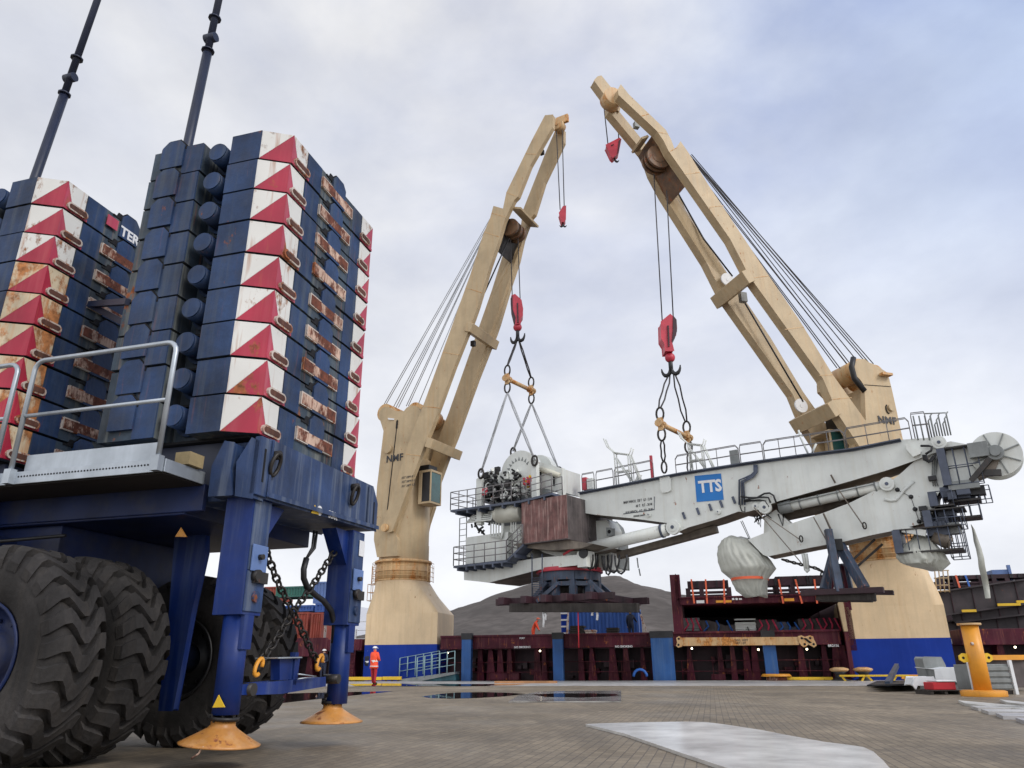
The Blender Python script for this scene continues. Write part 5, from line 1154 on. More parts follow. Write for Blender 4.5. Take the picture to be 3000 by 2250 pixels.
MB().prism(hpoly(d3((190, 1235), (920, 1130), (1250, 1105), (1250, 1195), (900, 1235), (425, 1358), (192, 1335)), -1.5), HN*2.8, 0, 1).build('base_frame', [mt['grey'], mt['under']], HSE, bevel=.02)
MB().prism(hpoly(d3((890, 235), (1125, 300), (1130, 520), (890, 470)), -.9), HN*1.6).build('winch_panel', mt['grey'], HSE, bevel=.01)
MB().prism(hpoly(d3((305, 395), (420, 330), (700, 330), (890, 235), (895, 540), (305, 600)), -.4), HN*1.6).build('winch_housing', mt['grey'], HSE, bevel=.01)
for p, r, dn in ((d3((700, 335)), 1.32, -.9), (d3((880, 330)), 1.05, .7)):
    c = hv(p, HC+dn); c.z -= .0; m = MB().cyl(c, c+HN*.55, r, n=56); o = m.build('winch_flange', mt['grey'], HSE, bevel=.01)
    if dn < 0:
        m = MB()
        for k in range(9): a = .5+k*.3; m.prism([c-HN*.005+HU*(r*.55*math.cos(a))+Z*(r*.55*math.sin(a)), c-HN*.005+HU*(r*.72*math.cos(a+.12))+Z*(r*.72*math.sin(a+.12)), c-HN*.005+HU*(r*.55*math.cos(a+.2))+Z*(r*.55*math.sin(a+.2))], -HN*.02)
        m.build('flange_cutouts', mt['greyd'], o)
A_ = hv(d3((905, 300)), HC-1.0); B_ = hv(d3((1090, 365)), HC-1.0); MB().cyl(A_, B_, .16, n=14).build('cross_tube', mat('cream pipe paint', (.6, .58, .48), .5, .05), HSE)
for p, dn in ((d3((345, 470)), -1.7), (d3((855, 300)), -1.5), (d3((1100, 380)), -.9)):
    c = hv(p, HC+dn); MB().fbox(lambda x, y, z: c+HU*x+HN*y+Z*z, (-.18, .18), (-.15, .15), (-2.2, .5)).build('lifting_post', mt['grey'], HSE, bevel=.01)
for l_ in lugs: MB().tube([l_+VU*(.18*math.cos(a))+Z*(.28*math.sin(a)-.05) for a in [i*math.pi/7 for i in range(14)]], .065, 6, closed=True).build('lifting_eye', mt['chain'], HSE)
for p in d3((1030, 410), (905, 375)): c = hv(p, HC-.93); MB().fbox(lambda x, y, z: c+HU*x+HN*y+Z*z, (-.05, .05), (-.02, 0), (-.3, .3)).build('slot', mt['gap'], HSE)
# valve and pipe cluster
r4 = random.Random(5)
m = MB()
for k in range(210):
    x = r4.gauss(530, 105); y = 590-abs(r4.gauss(0, 1))*135
    lim = 225+abs(x-540)*.55
    if y < lim: y = lim+r4.random()*80
    if x < 325 or x > 900: continue
    q = hv(d3((x, y)), HC-r4.uniform(.9, 1.75)); mi = r4.choice((0, 0, 0, 1, 1, 2)); s_ = r4.uniform(.05, .13)
    t_ = r4.random()
    if t_ < .45: m.cyl(q, q+Vector((r4.uniform(-.3, .3), r4.uniform(-.2, .2), r4.uniform(-.3, .3))), s_, n=8, m=mi)
    elif t_ < .7: m.fbox(lambda X, Y, W: q+HU*X+HN*Y+Z*W, (-s_*1.5, s_*1.5), (-s_, s_), (-s_*1.3, s_*1.3), mi)
    elif t_ < .85: m.torus(q, HN+HU*r4.uniform(-.5, .5), s_*1.6, .035, 10, 5, 1 if r4.random() < .5 else 0)
    else: m.tube([q, q+HU*r4.uniform(-.5, .5)+Z*r4.uniform(-.3, .1), q+HU*r4.uniform(-.5, .5)-Z*r4.uniform(.1, .5)], .04, 5, 0)
m.build('valve_cluster', [mt['black'], mt['grey'], mt['steel']], HSE)
m = MB()
for k in range(16):
    q = hv(d3((r4.uniform(720, 860), r4.uniform(395, 480))), HC-r4.uniform(1.2, 1.7)); m.cyl(q, q+Z*r4.uniform(.15, .4), r4.uniform(.04, .09), n=8, m=0 if k % 4 else 1)
m.build('red_valves', [mt['hook'], mt['yel']], HSE)
q = hv(d3((365, 515)), HC-1.75); m = MB(); m.fbox(lambda X, Y, W: q+HU*X+HN*Y+Z*W, (-.35, .35), (-.02, .02), (-.2, .2)); m.build('red_sign', mt['hook'], HSE)
q = hv(d3((365, 515)), HC-1.79); m = MB().beam(q-HU*.33-Z*.14, q+HU*.33+Z*.14, .03, .07, HN).beam(q-HU*.33+Z*.14, q+HU*.33-Z*.14, .03, .07, HN); m.build('sign_cross', mt['ltxt'], HSE)
# platforms with railings
def platform(p0, p1, dn, depth, par=HSE, cross_=6, n=5, h=1.05, th=.12):
    A, B = hv(p0, HC+dn), hv(p1, HC+dn); up = (B-A)
    m = MB().hexa([A-Z*th, B-Z*th, B-Z*th+HN*depth, A-Z*th+HN*depth, A, B, B+HN*depth, A+HN*depth])
    for k in range(cross_): q = A.lerp(B, (k+.5)/cross_)-Z*th; m.beam(q-Z*.09, q-Z*.09+HN*depth, .1, .18)
    o = m.build('platform', mt['walk'], par)
    m = MB()
    def seg(a, b_, n):
        for kk in (1, .66, .33): m.tube([a+Z*h*kk, b_+Z*h*kk], .026, 5)
        for i in range(n+1): q = a.lerp(b_, i/n); m.tube([q, q+Z*h], .03, 5)
    seg(A, B, n); seg(A, A+HN*depth, 2); seg(A+HN*depth, B+HN*depth, n); m.build('railing', mt['rail'], o); return o
platform(d3((62, 683)), d3((720, 592)), -2.3, 4.0, n=8)
platform(d3((720, 592)), d3((1010, 520)), -2.3, 1.0, n=3, cross_=2)
platform(d3((90, 1205)), d3((585, 1150)), -2.4, 4.2, n=5)
platform(d3((590, 1145)), d3((740, 1000)), -2.3, 1.0, n=3, cross_=1)
m = MB()
for k in range(5):
    pts = [(215+10*k, 800+8*k-20*k), (300, 790-18*k), (440, 775-18*k), (480+8*k, 690-8*k)]; m.tube(hpoly(d3(*pts), -1.9+.1*k), .05, 6)
for k in range(4): m.tube(hpoly(d3((440+25*k, 800), (440+25*k, 930), (540+3*k, 950-10*k), (545+5*k, 800)), -1.6), .045, 6)
for k in range(3): m.tube(hpoly(d3((630+22*k, 800), (630+22*k, 890), (700, 915-20*k), (720, 915-20*k)), -1.6), .045, 6)
m.build('pipe_run', mt['grey'], HSE)
m = MB()
for k in range(18): q = hv(d3((r4.uniform(240, 420), r4.uniform(730, 880))), HC-r4.uniform(.8, 1.6)); m.tube([q, q+HU*r4.uniform(-.4, .4)+Z*r4.uniform(-.4, .4)], .06, 6)
m.build('dark_pipework', mt['black'], HSE)
A_ = hv(d3((530, 725)), HC-1.6); B_ = hv(d3((740, 700)), HC-1.6); MB().cyl(A_, B_, .5, n=24).sphere(A_, .5, 18, 10).build('tank', mat('cream tank paint', (.55, .54, .46), .45, .06), HSE)
m = MB()
LA = hv(d3((150, 760)), HC-1.2); 
for dx in (0, .55): m.tube([LA+HU*dx, LA+HU*dx-Z*3.0], .03, 5)
for k in range(9): m.tube([LA-Z*(.35*k), LA+HU*.55-Z*(.35*k)], .02, 5)
m.build('ladder', mt['greyd'], HSE)
# brown counterweight box
def cwbox(pl, pr, pb, depth, par, nm, m0, m1):
    A = hv(pl[0], HC-2.2); B = hv(pr[0], HC-2.2); C_ = hv(pr[1], HC-2.2); D_ = hv(pl[1], HC-2.2)
    zt_ = (A.z+B.z)/2; zb_ = (C_.z+D_.z)/2; u0 = (A.dot(HU)+D_.dot(HU))/2; u1 = (B.dot(HU)+C_.dot(HU))/2
    F = lambda u, n, z: HU*u+HN*(HC-2.2+n)+Z*z
    m = MB(); m.fbox(F, (u0, u1), (0, .02), (zb_, zt_), 0); m.fbox(F, (u0, u1), (.021, depth), (zb_, zt_), 1)  # front face reddish brown, all other faces a darker grey brown
    for k in range(0): pass
    o = m.build(nm, [mt[m0], mt[m1]], par, bevel=.01)
    m = MB().fbox(F, (u1+.002, u1+.06), (depth*.42, depth*.42+.3), (zb_+.2, zt_+.3)); m.fbox(F, (u0-.02, u1+.02), (-.03, depth+.02), (zb_-.05, zb_-.001)); m.build('corner_channel', mt['crated'], o); return o
cwbox((d3((725, 605)), d3((730, 1000))), (d3((1147, 540)), d3((1160, 945))), None, 4.6, OC, 'counterweight_box', 'brown', 'crated')
# turret parts under the house
hbox(HSE, d3((1250, 1060)), d3((1330, 1220)), -1.5, .8, 'grey', 'bracket_box')
c = hv(d3((1300, 1085)), HC-1.55); MB().cyl(c, c+HN*.1, .26, n=20).build('pivot_eye', mt['black'], HSE)
m = MB()
m.prism(hpoly(d3((810, 1010), (1080, 1000), (1250, 1040), (1250, 1170), (1120, 1130), (940, 1080)), -1.0), HN*2.0); m.prism(hpoly(d3((1415, 790), (1520, 780), (1560, 870), (1560, 1240), (1430, 1240)), .6), HN*1.2); m.build('turret', mt['grey'], HSE, bevel=.02)
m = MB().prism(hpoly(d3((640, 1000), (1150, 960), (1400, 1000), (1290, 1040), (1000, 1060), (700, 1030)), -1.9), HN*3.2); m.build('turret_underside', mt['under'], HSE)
m = MB().prism(hpoly(d3((1530, 770), (1590, 830), (1630, 950), (1640, 1080), (1640, 1230), (1530, 1230)), 1.4), HN*1.0).prism(hpoly(d3((1520, 850), (1560, 850), (1562, 920), (1525, 925)), .3), HN*.4); m.build('turret_side', mt['greyd'], HSE, bevel=.02)
c = hv(d3((1545, 885)), HC+.28); MB().cyl(c, c+HN*.05, .1, n=14).build('pin_hole', mt['gap'], HSE)
m = MB(); A_ = hv(d3((930, 1110)), HC-1.3)
m.tube(hpoly(d3((1120, 1100), (1180, 1060), (1260, 1030)), -1.6), .06, 6); m.build('red_arm', mt['hook'], HSE)
m = MB()
for x0, w_, d_ in ((1335, 60, 130), (1350, 75, 120), (1330, 110, 150), (1480, 60, 140), (1500, 70, 180), (1530, 110, 160), (1600, 110, 170)):
    m.tube(hpoly(d3((x0, 1110), (x0+w_*.05, 1110+d_*.5), (x0+w_*.3, 1110+d_*.92), (x0+w_*.55, 1110+d_), (x0+w_*.8, 1110+d_*.85), (x0+w_, 1110+d_*.3), (x0+w_, 1100)), r4.uniform(-1.2, .2)), .05, 6)
m.build('hanging_hoses', mt['black'], HSE)
m = MB()
for dx in (775, 870):
    m.tube(hpoly(d3((dx+50, 1090), (dx+50, 1300), (dx+52 if dx > 800 else dx+52, 1500)), -1.8), .035, 5)
for k in range(10): m.tube(hpoly(d3((825, 1320+k*20), (920, 1318+k*20)), -1.8), .02, 5)
m.build('ladder', mt['walk'], HSE)

# ================================================================== SUPPORT FRAMES HANGING UNDER THE CRANE
PF = thing('pedestal_frame', av((1675, 1780), 0), 'round blue pedestal frame with red ring on dark beams, bolted under the hanging machinery house', 'support frame')
c = av(e6((840, 500)), 0); ring_z = av(e6((840, 345)), 0).z; low_z = av(e6((840, 690)), 0).z
cen = Vector((c.x, c.y, 0)); RP = (av(e6((1215, 500)), 0)-av(e6((510, 500)), 0)).length/2*.95
MB().cyl(cen+Z*(ring_z-.05), cen+Z*(ring_z+.16), RP+.2, n=56).build('top_ring', mt['hook'], PF, bevel=.01)
MB().cyl(cen+Z*(ring_z-.5), cen+Z*(ring_z-.05), RP+.05, n=56, caps=False).cyl(cen+Z*(ring_z-.08), cen+Z*(ring_z-.05), RP+.05, n=48).build('ring_skirt', mt['slate'], PF)
m = MB()
for k in range(10):
    a = 2*math.pi*(k+.5)/10; p = cen+VU*(RP*.93*math.cos(a))+VN*(RP*.93*math.sin(a)); m.beam(p+Z*low_z, p+Z*(ring_z-.1), .32, .32, VU)
m.build('columns', mt['slate'], PF)
m = MB()
for k in range(10):
    a = 2*math.pi*(k+.5)/10; b2 = 2*math.pi*(k+1.5)/10; f_ = lambda a: cen+VU*(RP*.95*math.cos(a))+VN*(RP*.95*math.sin(a))+Z*(low_z+(ring_z-low_z)*.5); m.beam(f_(a), f_(b2), .2, .22)
m.build('ring_beam', mt['slate'], PF)
m = MB()
for k in range(20): a = 2*math.pi*k/20; p = cen+VU*((RP+.08)*math.cos(a))+VN*((RP+.08)*math.sin(a))+Z*(ring_z+.16); m.cyl(p, p+Z*.14, .06, n=6)
m.build('bolts', mt['maroond'], PF)
MB().cyl(cen+Z*low_z, cen+Z*(ring_z-.3), RP*.45, n=20).build('core_tube', mt['steel'], PF)
m = MB()
hB = .42
for dn in (-2.3, -1.0, 1.0, 2.3): m.beam(av(e6((75, 800)), dn) if dn < 0 else av(e6((100, 790)), dn), av(e6((1725, 800)), dn), .35, hB)
m.build('beams', mt['wood'], PF, bevel=.02)
m = MB()
zl = low_z-.02
for du in (-2.6, -1.2, 0, 1.2, 2.6): p = cen+VU*du+Z*(zl-.1); m.beam(p-VN*2.8, p+VN*2.8, .35, .36)
for dn in (-2.0, 2.0): p = cen+VN*dn+Z*(zl-.1); m.beam(p-VU*3.4, p+VU*3.6, .3, .34)
m.build('cross_beams', mt['maroond'], PF, bevel=.02)
m = MB()
for a, b_, dn in [((540, 470), (330, 720), -1.6), ((690, 480), (420, 720), -2.2), ((1090, 455), (1340, 690), -2.0), ((1220, 490), (1500, 730), 1.4), ((1215, 560), (1240, 680), -1)]: m.beam(av(e6(a), dn), av(e6(b_), dn), .2, .2)
m.build('diagonal_braces', mt['slate'], PF, bevel=.01)
m = MB()
for x, y0, y1 in ((490, 840, 1050), (515, 840, 960), (1120, 820, 900), (1185, 820, 960)): m.tube([av(e6((x, y0)), -2.3), av(e6((x+12, (y0+y1)/2)), -2.3), av(e6((x+5, y1)), -2.3)], .06, 6)
m.build('hanging_straps', mt['ltxt'], PF)
tg = MB().tube([av(e6((945, 840)), -2.4), av(e6((950, 1100)), -2.4), av(e6((955, 1320)), -2.4)], .028, 6).build('tag_line', mt['redcl'], loc=av(e6((950, 1300)), -2.4)); tag(tg, 'thin red tag line hanging from the dark beams in front of the blue container', 'rope')
JF = thing('jib_rest_frame', av((2470, 1760), 0), 'slate blue splayed leg rest frame on dark beams, hanging under the grey outer boom', 'support frame')
legs_ = [((865, 350), (1030, 1250), -1.0, -1.2, .3), ((930, 700), (795, 1210), -.5, -.9, .26), ((990, 640), (860, 1220), .6, .9, .26), ((1020, 560), (1390, 1200), -.5, -.9, .36), ((1090, 850), (1180, 1215), .5, 1.0, .28), ((1020, 850), (1070, 1215), .0, .3, .26)]
for (a, b_, n0, n1, w_) in legs_: MB().beam(av(e8(a), n0), av(e8(b_), n1), w_, w_).build('leg', mt['slate'], JF, bevel=.02)
m = MB().beam(av(e8((990, 570)), -.9), av(e8((990, 570)), .9), .5, .5); m.build('saddle', mt['black'], JF, bevel=.02)
MB().beam(av(e8((480, 1265)), -1.2), av(e8((1670, 1220)), -1.2), .3, .24).beam(av(e8((700, 1250)), 1.2), av(e8((1810, 1260)), 1.2), .3, .2).build('rail', mt['maroond'], JF, bevel=.02)
MB().beam(av(e8((700, 1320)), -1), av(e8((1550, 1320)), -1), .4, .32).beam(av(e8((720, 1330)), .8), av(e8((1540, 1335)), .8), .4, .3).beam(av(e8((740, 1340)), 0), av(e8((1500, 1345)), 0), .4, .3).build('timber_beams', mt['wood'], JF, bevel=.02)
m = MB()
for a, b_ in [((1060, 860), (1130, 1240)), ((1080, 880), (1150, 1240)), ((940, 980), (930, 1230))]: m.tube([av(e8(a), -.3), av(e8(b_), -.3)], .05, 6)
m.build('red_straps', mt['maroon'], JF)
m = MB()
for a, b_ in [((1540, 490), (1190, 820)), ((1650, 560), (1280, 890))]: m.beam(av(e8(a), -.2), av(e8(b_), -.5), .07, .1)
m.build('guy_straps', mt['wood'], JF)
m = MB().beam(av(e8((1165, 1370)), -1), av(e8((1190, 1510)), -1), .1, .1); m.build('peg', mt['maroon'], JF)
# tarpaulins
def tarp(name, label, prof, b0, mtl, folds, seed, th=1.3):
    """closed wrapped bundle: list of (left px, right px) rows from top to bottom"""
    m = MB(); r5 = random.Random(seed); rings = []; n = 110; cen_ = None
    for j, (l, r_) in enumerate(prof):
        A = av(l, b0); B = av(r_, b0); c = (A+B)/2; w_ = (B-A).length/2; d = (B-A).normalized(); rg = []
        for i in range(n):
            a = 2*math.pi*i/n; ca, sa = math.cos(a), math.sin(a); ph = j*.16*(seed-2.5); f = 1+.08*mnoise.noise((ca*1.3, sa*1.3, j*.3+seed))+.22*(.3-abs(mnoise.noise((math.cos(a+ph)*5.5, math.sin(a+ph)*5.5, j*.1+seed))))+.10*(.25-abs(mnoise.noise((math.cos(a-ph)*9, math.sin(a-ph)*9, j*.4+seed))))
            cx_, sx_ = math.cos(a), math.sin(a)
            rg.append(c+d*(w_*cx_*(f if abs(cx_) < .9 else 1))+VN*(min(w_, th)*sx_*f)+Z*(.05*math.sin(3*a+j)))
        rings.append(rg)
    # smooth in between
    R2 = []
    for j in range(len(rings)-1):
        for k in range(4):
            t = k/4; R2.append([p.lerp(q, t) for p, q in zip(rings[j], rings[j+1])])
    R2.append(rings[-1]); m.loft(R2, 0, True, True)
    o = m.build(name, mt[mtl], loc=av(prof[0][0], b0)); tag(o, label, 'tarpaulin'); return o
tarp('tarpaulin', 'big grey tarpaulin bundle tied with red band, round the left tip of the outer boom', [(d6((1420, 1082)), d6((1560, 1070))), (d6((1375, 1115)), d6((1650, 1095))), (d6((1350, 1180)), d6((1700, 1150))), (d6((1340, 1260)), d6((1800, 1240))), (d6((1360, 1340)), d6((1850, 1290))), (d6((1395, 1420)), d6((1900, 1370))), (d6((1480, 1478)), d6((1825, 1478))), (d6((1492, 1530)), d6((1815, 1530))), (d6((1520, 1590)), d6((1815, 1590))), (d6((1590, 1650)), d6((1812, 1650)))] , 0, 'tarp', 9, 1, 1.0)
m = MB(); A_ = av(d6((1484, 1486)), 0); B_ = av(d6((1820, 1486)), 0); c = (A_+B_)/2; w_ = (B_-A_).length/2
m.loft([[c+VU*((w_+.03)*math.cos(2*math.pi*i/30))+VN*(1.04*math.sin(2*math.pi*i/30))+Z*dz for i in range(30)] for dz in (-.06, .06)], 0, True, False)
tb_ = m.build('band', mt['strap'], loc=c); tag(tb_, 'thin red band tied round the big grey tarpaulin bundle', 'band')
tarp('tarpaulin', 'loose grey tarpaulin hanging under the cage at the right end of the outer boom', [(e7((330, 1090)), e7((440, 1090))), (e7((270, 1180)), e7((540, 1160))), (e7((160, 1260)), e7((620, 1260))), (e7((115, 1310)), e7((700, 1340))), (e7((110, 1400)), e7((765, 1440))), (e7((160, 1455)), e7((700, 1500))), (e7((400, 1510)), e7((660, 1545)))], -.35, 'tarp', 7, 4, .8)
m = MB(); pts = e7((1015, 980), (1040, 1040), (1075, 1180), (1110, 1280), (1140, 1400), (1150, 1500), (1175, 1620), (1190, 1700), (1205, 1780), (1222, 1880)); ws = [.03, .16, .3, .33, .36, .38, .38, .36, .34, .3]
pp = [av(p, -.5) for p in pts]
m._a([p+VU*s*w_/2+VN*(.2*math.sin(i*1.1)) for i, (p, w_) in enumerate(zip(pp, ws)) for s in (-.6, .6)]+[p+VU*s*w_/2+VN*(.2*math.sin(i*1.1)+.03) for i, (p, w_) in enumerate(zip(pp, ws)) for s in (-.6, .6)],
     [(2*i, 2*i+1, 2*i+3, 2*i+2) for i in range(9)]+[(20+2*i, 20+2*i+2, 20+2*i+3, 20+2*i+1) for i in range(9)]+[(2*i, 2*i+2, 20+2*i+2, 20+2*i) for i in range(9)]+[(2*i+1, 20+2*i+1, 20+2*i+3, 2*i+3) for i in range(9)], 0, True)
fl = m.build('fabric_strip', mt['tarp'], loc=pp[0]); tag(fl, 'long pale fabric strip fluttering down right of the hanging crane head', 'fabric strip')
# ================================================================== ON THE SHIP DECK
def container(px0, px1, c, depth, label, mm, logo=False):
    a, z0 = su(px0[0], px0[1], c); b_, z1 = su(px1[0], px1[1], c)
    T = thing('container', S((a+b_)/2, c+depth/2, z0), label, 'container')
    m = MB(); n = max(4, int((b_-a)/.26)); 
    prof = []
    for i in range(n):
        u = a+.1+(b_-a-.2)*i/n; du = (b_-a-.2)/n
        prof += [(u, .0), (u+du*.3, .0), (u+du*.5, .06), (u+du*.8, .06)]
    prof.append((b_-.1, 0))
    pts = [S(u, c+.03+v, z0+.12) for u, v in prof]+[S(b_-.1, c+depth-.05, z0+.12), S(a+.1, c+depth-.05, z0+.12)]
    m.prism(pts, Z*(z1-z0-.2)); body = m.build('wall', mt[mm], T)
    m = MB()
    for u0 in (a, b_-.14):
        for n0 in (c, c+depth-.14): m.fbox(S, (u0, u0+.14), (n0, n0+.14), (z0, z1))
    for zz_ in (z0, z1-.12):
        m.fbox(S, (a+.14, b_-.14), (c+.01, c+.11), (zz_, zz_+.12)); m.fbox(S, (a+.14, b_-.14), (c+depth-.11, c+depth-.01), (zz_, zz_+.12)); m.fbox(S, (a+.01, a+.11), (c+.14, c+depth-.14), (zz_, zz_+.12)); m.fbox(S, (b_-.11, b_-.01), (c+.14, c+depth-.14), (zz_, zz_+.12))
    m.fbox(S, (a+.1, b_-.1), (c+.1, c+depth-.1), (z1-.08, z1-.04))
    m.build('frame', mt[mm], T); return T, a, b_, z0, z1
container((1650, 1860), (1868, 1780), 52, 2.44, 'blue corrugated container on the ship deck behind the dark beams', 'cblue')
ld = MB(); a, z0 = su(1645, 1862, 51.2); b_, z1 = su(1661, 1792, 51.2)
ld.fbox(S, (a, b_), (51.2, 51.6), (z0-1, z1)); 
lo = ld.build('barrel_rack', mt['sblue'], loc=S(a, 51.2, z0)); tag(lo, 'upright blue rack with white bands at the left end of the deck container', 'rack')
m = MB()
for k in range(4): m.fbox(S, (a-.01, b_+.01), (51.17, 51.2), (z0+.1+k*.42, z0+.2+k*.42))
bo = m.build('white_bands', mt['ltxt'], lo, loc=None)
for i, (p0, p1, lb) in enumerate([((1662, 1865), (1664, 1792), 'pale plank leaning upright against the left end of the deck container'), ((1896, 1862), (1877, 1800), 'pale plank leaning against the right end of the deck container')]):
    o = MB().beam(on(*p0, SN, 51), on(*p1, SN, 51.3), .14, .06, SN).build('plank', mt['pale'], loc=on(*p0, SN, 51)); tag(o, lb, 'plank')
for i, (x0, y0, x1, y1, lb) in enumerate([(1666, 1836, 1710, 1862, 'larger brown timber stack on the ship deck in front of the container'), (1775, 1839, 1812, 1862, 'smaller square timber stack on the ship deck before the container'), (1712, 1848, 1745, 1862, 'low pile of pale offcuts on the ship deck between two timber stacks')]):
    a, z0 = su(x0, y1, 48); b_, z1 = su(x1, y0, 48); m = MB(); k = 0; z = z0
    while z < z1-.02: m.fbox(S, (a+rr.uniform(0, .1), b_-rr.uniform(0, .1)), (48, 49), (z, z+.1)); z += .12
    o = m.build('timber_stack', mt['wood'] if i < 2 else mt['pale'], loc=S(a, 48, z0)); tag(o, lb, 'timber')
# containers and rigging far left
mk = lambda x0, y0, x1, y1, c, lb, mm: container((x0, y1), (x1, y0), c, 2.44, lb, mm)
mk(770, 1718, 818, 1760, 58, 'bright red container end at the left of the far stack', 'redc')
mk(806, 1716, 905, 1750, 56, 'green container on top of the far stack seen between the crane legs', 'green')
mk(916, 1702, 1000, 1768, 54, 'light blue container right of the green one in the far stack', 'lblue')
mk(800, 1772, 918, 1793, 53, 'dark blue container in the middle tier of the far stack', 'cblue')
mk(922, 1766, 990, 1793, 52.5, 'blue container with a white panel in the middle tier of the far stack', 'cblue')
mk(828, 1793, 905, 1876, 50, 'rust red container with plain side on the ship deck between the crane legs', 'redc')
mk(906, 1794, 946, 1874, 49.5, 'rust red container seen door end on, beside the plain one', 'redc')
m = MB(); sbox(m, 947, 1820, 953, 1872, 49, .3); o = m.build('pale_post', mt['pale'], loc=on(950, 1872, SN, 49)); tag(o, 'pale upright post beside the rust red container end', 'post')
q = on(941, 1882, SN, 43.1)
m = MB(); sbox(m, 700, 1868, 960, 1925, 43.25, .1); m.build('bulwark', mt['maroon'], SH)
MB().torus(on(849, 1851, SN, 43.15), SN, .22, .07, 18, 8).build('fairlead_ring', mt['orange'], SH)
m = MB(); sbox(m, 1026, 1872, 1055, 1905, 43.25, .15); m.build('bulwark', mt['maroon'], SH)
for k in range(6): pass
m = MB()
A_ = on(1012, 1990, SN, 42.9); 
for dx in (0, .5): m.tube([A_+SU*dx, A_+SU*dx+Z*2.1], .03, 5)
for k in range(8): m.tube([A_+Z*(.25*k+.1), A_+SU*.5+Z*(.25*k+.1)], .022, 5)
m.build('side_ladder', mt['maroon'], SH)
m = MB(); sbox(m, 1036, 1843, 1044, 1872, 44, .1)
for dz in (0, .5, 1.0): p = on(1034, 1872, SN, 44)+Z*dz; m.tube([p, p+SU*1.4], .025, 5)
m.build('deck_railing', mt['whitep'], SH)
# right end: black beams, cream ladder, blue skip
m = MB(); c = 47
bb_ = [((2758, 1768), (3010, 1733), .62), ((2790, 1808), (3010, 1782), .3), ((2775, 1846), (3010, 1815), .45)]
for i, (a, b_, h_) in enumerate(bb_):
    A_, B_ = on(*a, SN, c+i*.3), on(*b_, SN, c+i*.3)
    T_ = thing('steel_girder', A_.lerp(B_, .5), ['uppermost and deepest dark girder on the ship at the right edge', 'slim middle dark girder on the ship at the right edge', 'lowest dark girder on the ship at the right edge, above the maroon coaming'][i], 'girder', 'dark girders on the ship')
    mm_ = MB().beam(A_, B_, .12, h_*2).beam(A_+Z*h_, B_+Z*h_, .7, .08).beam(A_-Z*h_, B_-Z*h_, .7, .08); mm_.build('web', mat('dark girder %d' % i, (.04, .03, .034), .6, .25, rust=.03), T_)
    mm_ = MB()
    for k in range(4): q = A_.lerp(B_, (k+.5)/4); mm_.beam(q-Z*h_, q+Z*h_, .22, .04, SU)
    mm_.build('stiffeners', mt['maroond'], T_)
for i, (p, w_) in enumerate([(d8((1890, 282)), .7), (d8((2125, 245)), 1.1), (d8((2200, 228)), .5)]):
    q = on(*p, SN, 46.4); o = MB().fbox(lambda x, y, z: q+SU*x+SN*y+Z*z, (-w_/2, w_/2), (0, .1), (-.05, .08)).build('wedge', mt['yel'], loc=q); tag(o, ['left yellow wedge between the dark girders', 'wide middle yellow wedge between the dark girders', 'yellow wedge between the dark girders nearest the right edge'][i], 'wedge')
m = MB(); sbox(m, 2915, 1668, 2955, 1712, 50, 1.4); A_ = on(2957, 1660, SN, 49.9); m.fbox(lambda x, y, z: A_+SU*x+SN*y+Z*z, (-.1, .05), (0, .2), (-1.3, .1)); o = m.build('skip', mt['lblue'], loc=on(2935, 1712, SN, 50)); tag(o, 'small blue steel skip standing on the far dark frames at the right', 'skip')
fr2 = thing('stacked_pontoon_frame', on(2850, 1700, SN, 50), 'row of dark stacked frames with orange and blue lashings right of the right pedestal', 'steel frame')
m = MB(); za = on(2800, 1720, SN, 49).z; zb_ = on(2800, 1686, SN, 49).z; pontoon(m, su(2760, 1700, 49)[0], su(3030, 1700, 49)[0], za, zb_, (za+zb_)/2+.1, 49, 1.4); m.build('frame', [mt['maroond'], mt['black']], fr2)
for i, (x, x2) in enumerate([(2800, 2812), (2828, 2842), (2880, 2892)]): MB().beam(on(x, 1685, SN, 48.9), on(x2, 1722, SN, 48.8), .1, .02, SN).build('lashing_strap', mt['strap' if i == 0 else 'bstrap'], fr2)
m = MB()
for x in (2738, 2750, 2762, 2776):
    m.tube([on(x, 1670, SN, 45.5), on(x+6, 1735, SN, 45.5)], .035, 5)
for y in (1672, 1694, 1715, 1732): m.tube([on(2736, y, SN, 45.5), on(2780, y-1, SN, 45.5)], .03, 5)
m.build('stair_cage', mt['tan'], TR)
m = MB(); sbox(m, 2765, 1730, 3030, 1860, 56, 1); m.build('aft_house', mt['maroond'], SH)
MB().prism([on(x, y, SN, 42.95) for x, y in [(2455, 1768), (2461, 1760), (2470, 1764), (2484, 1850), (2474, 1850)]], SN*.25).build('pedestal_flange', mt['tan'], TR, bevel=.01)
MB().prism([on(x, y, SN, 42.95) for x, y in [(2474, 1850), (2484, 1850), (2506, 1985), (2494, 1985)]], SN*.25).build('hold_side', mt['maroon'], SH, bevel=.01)
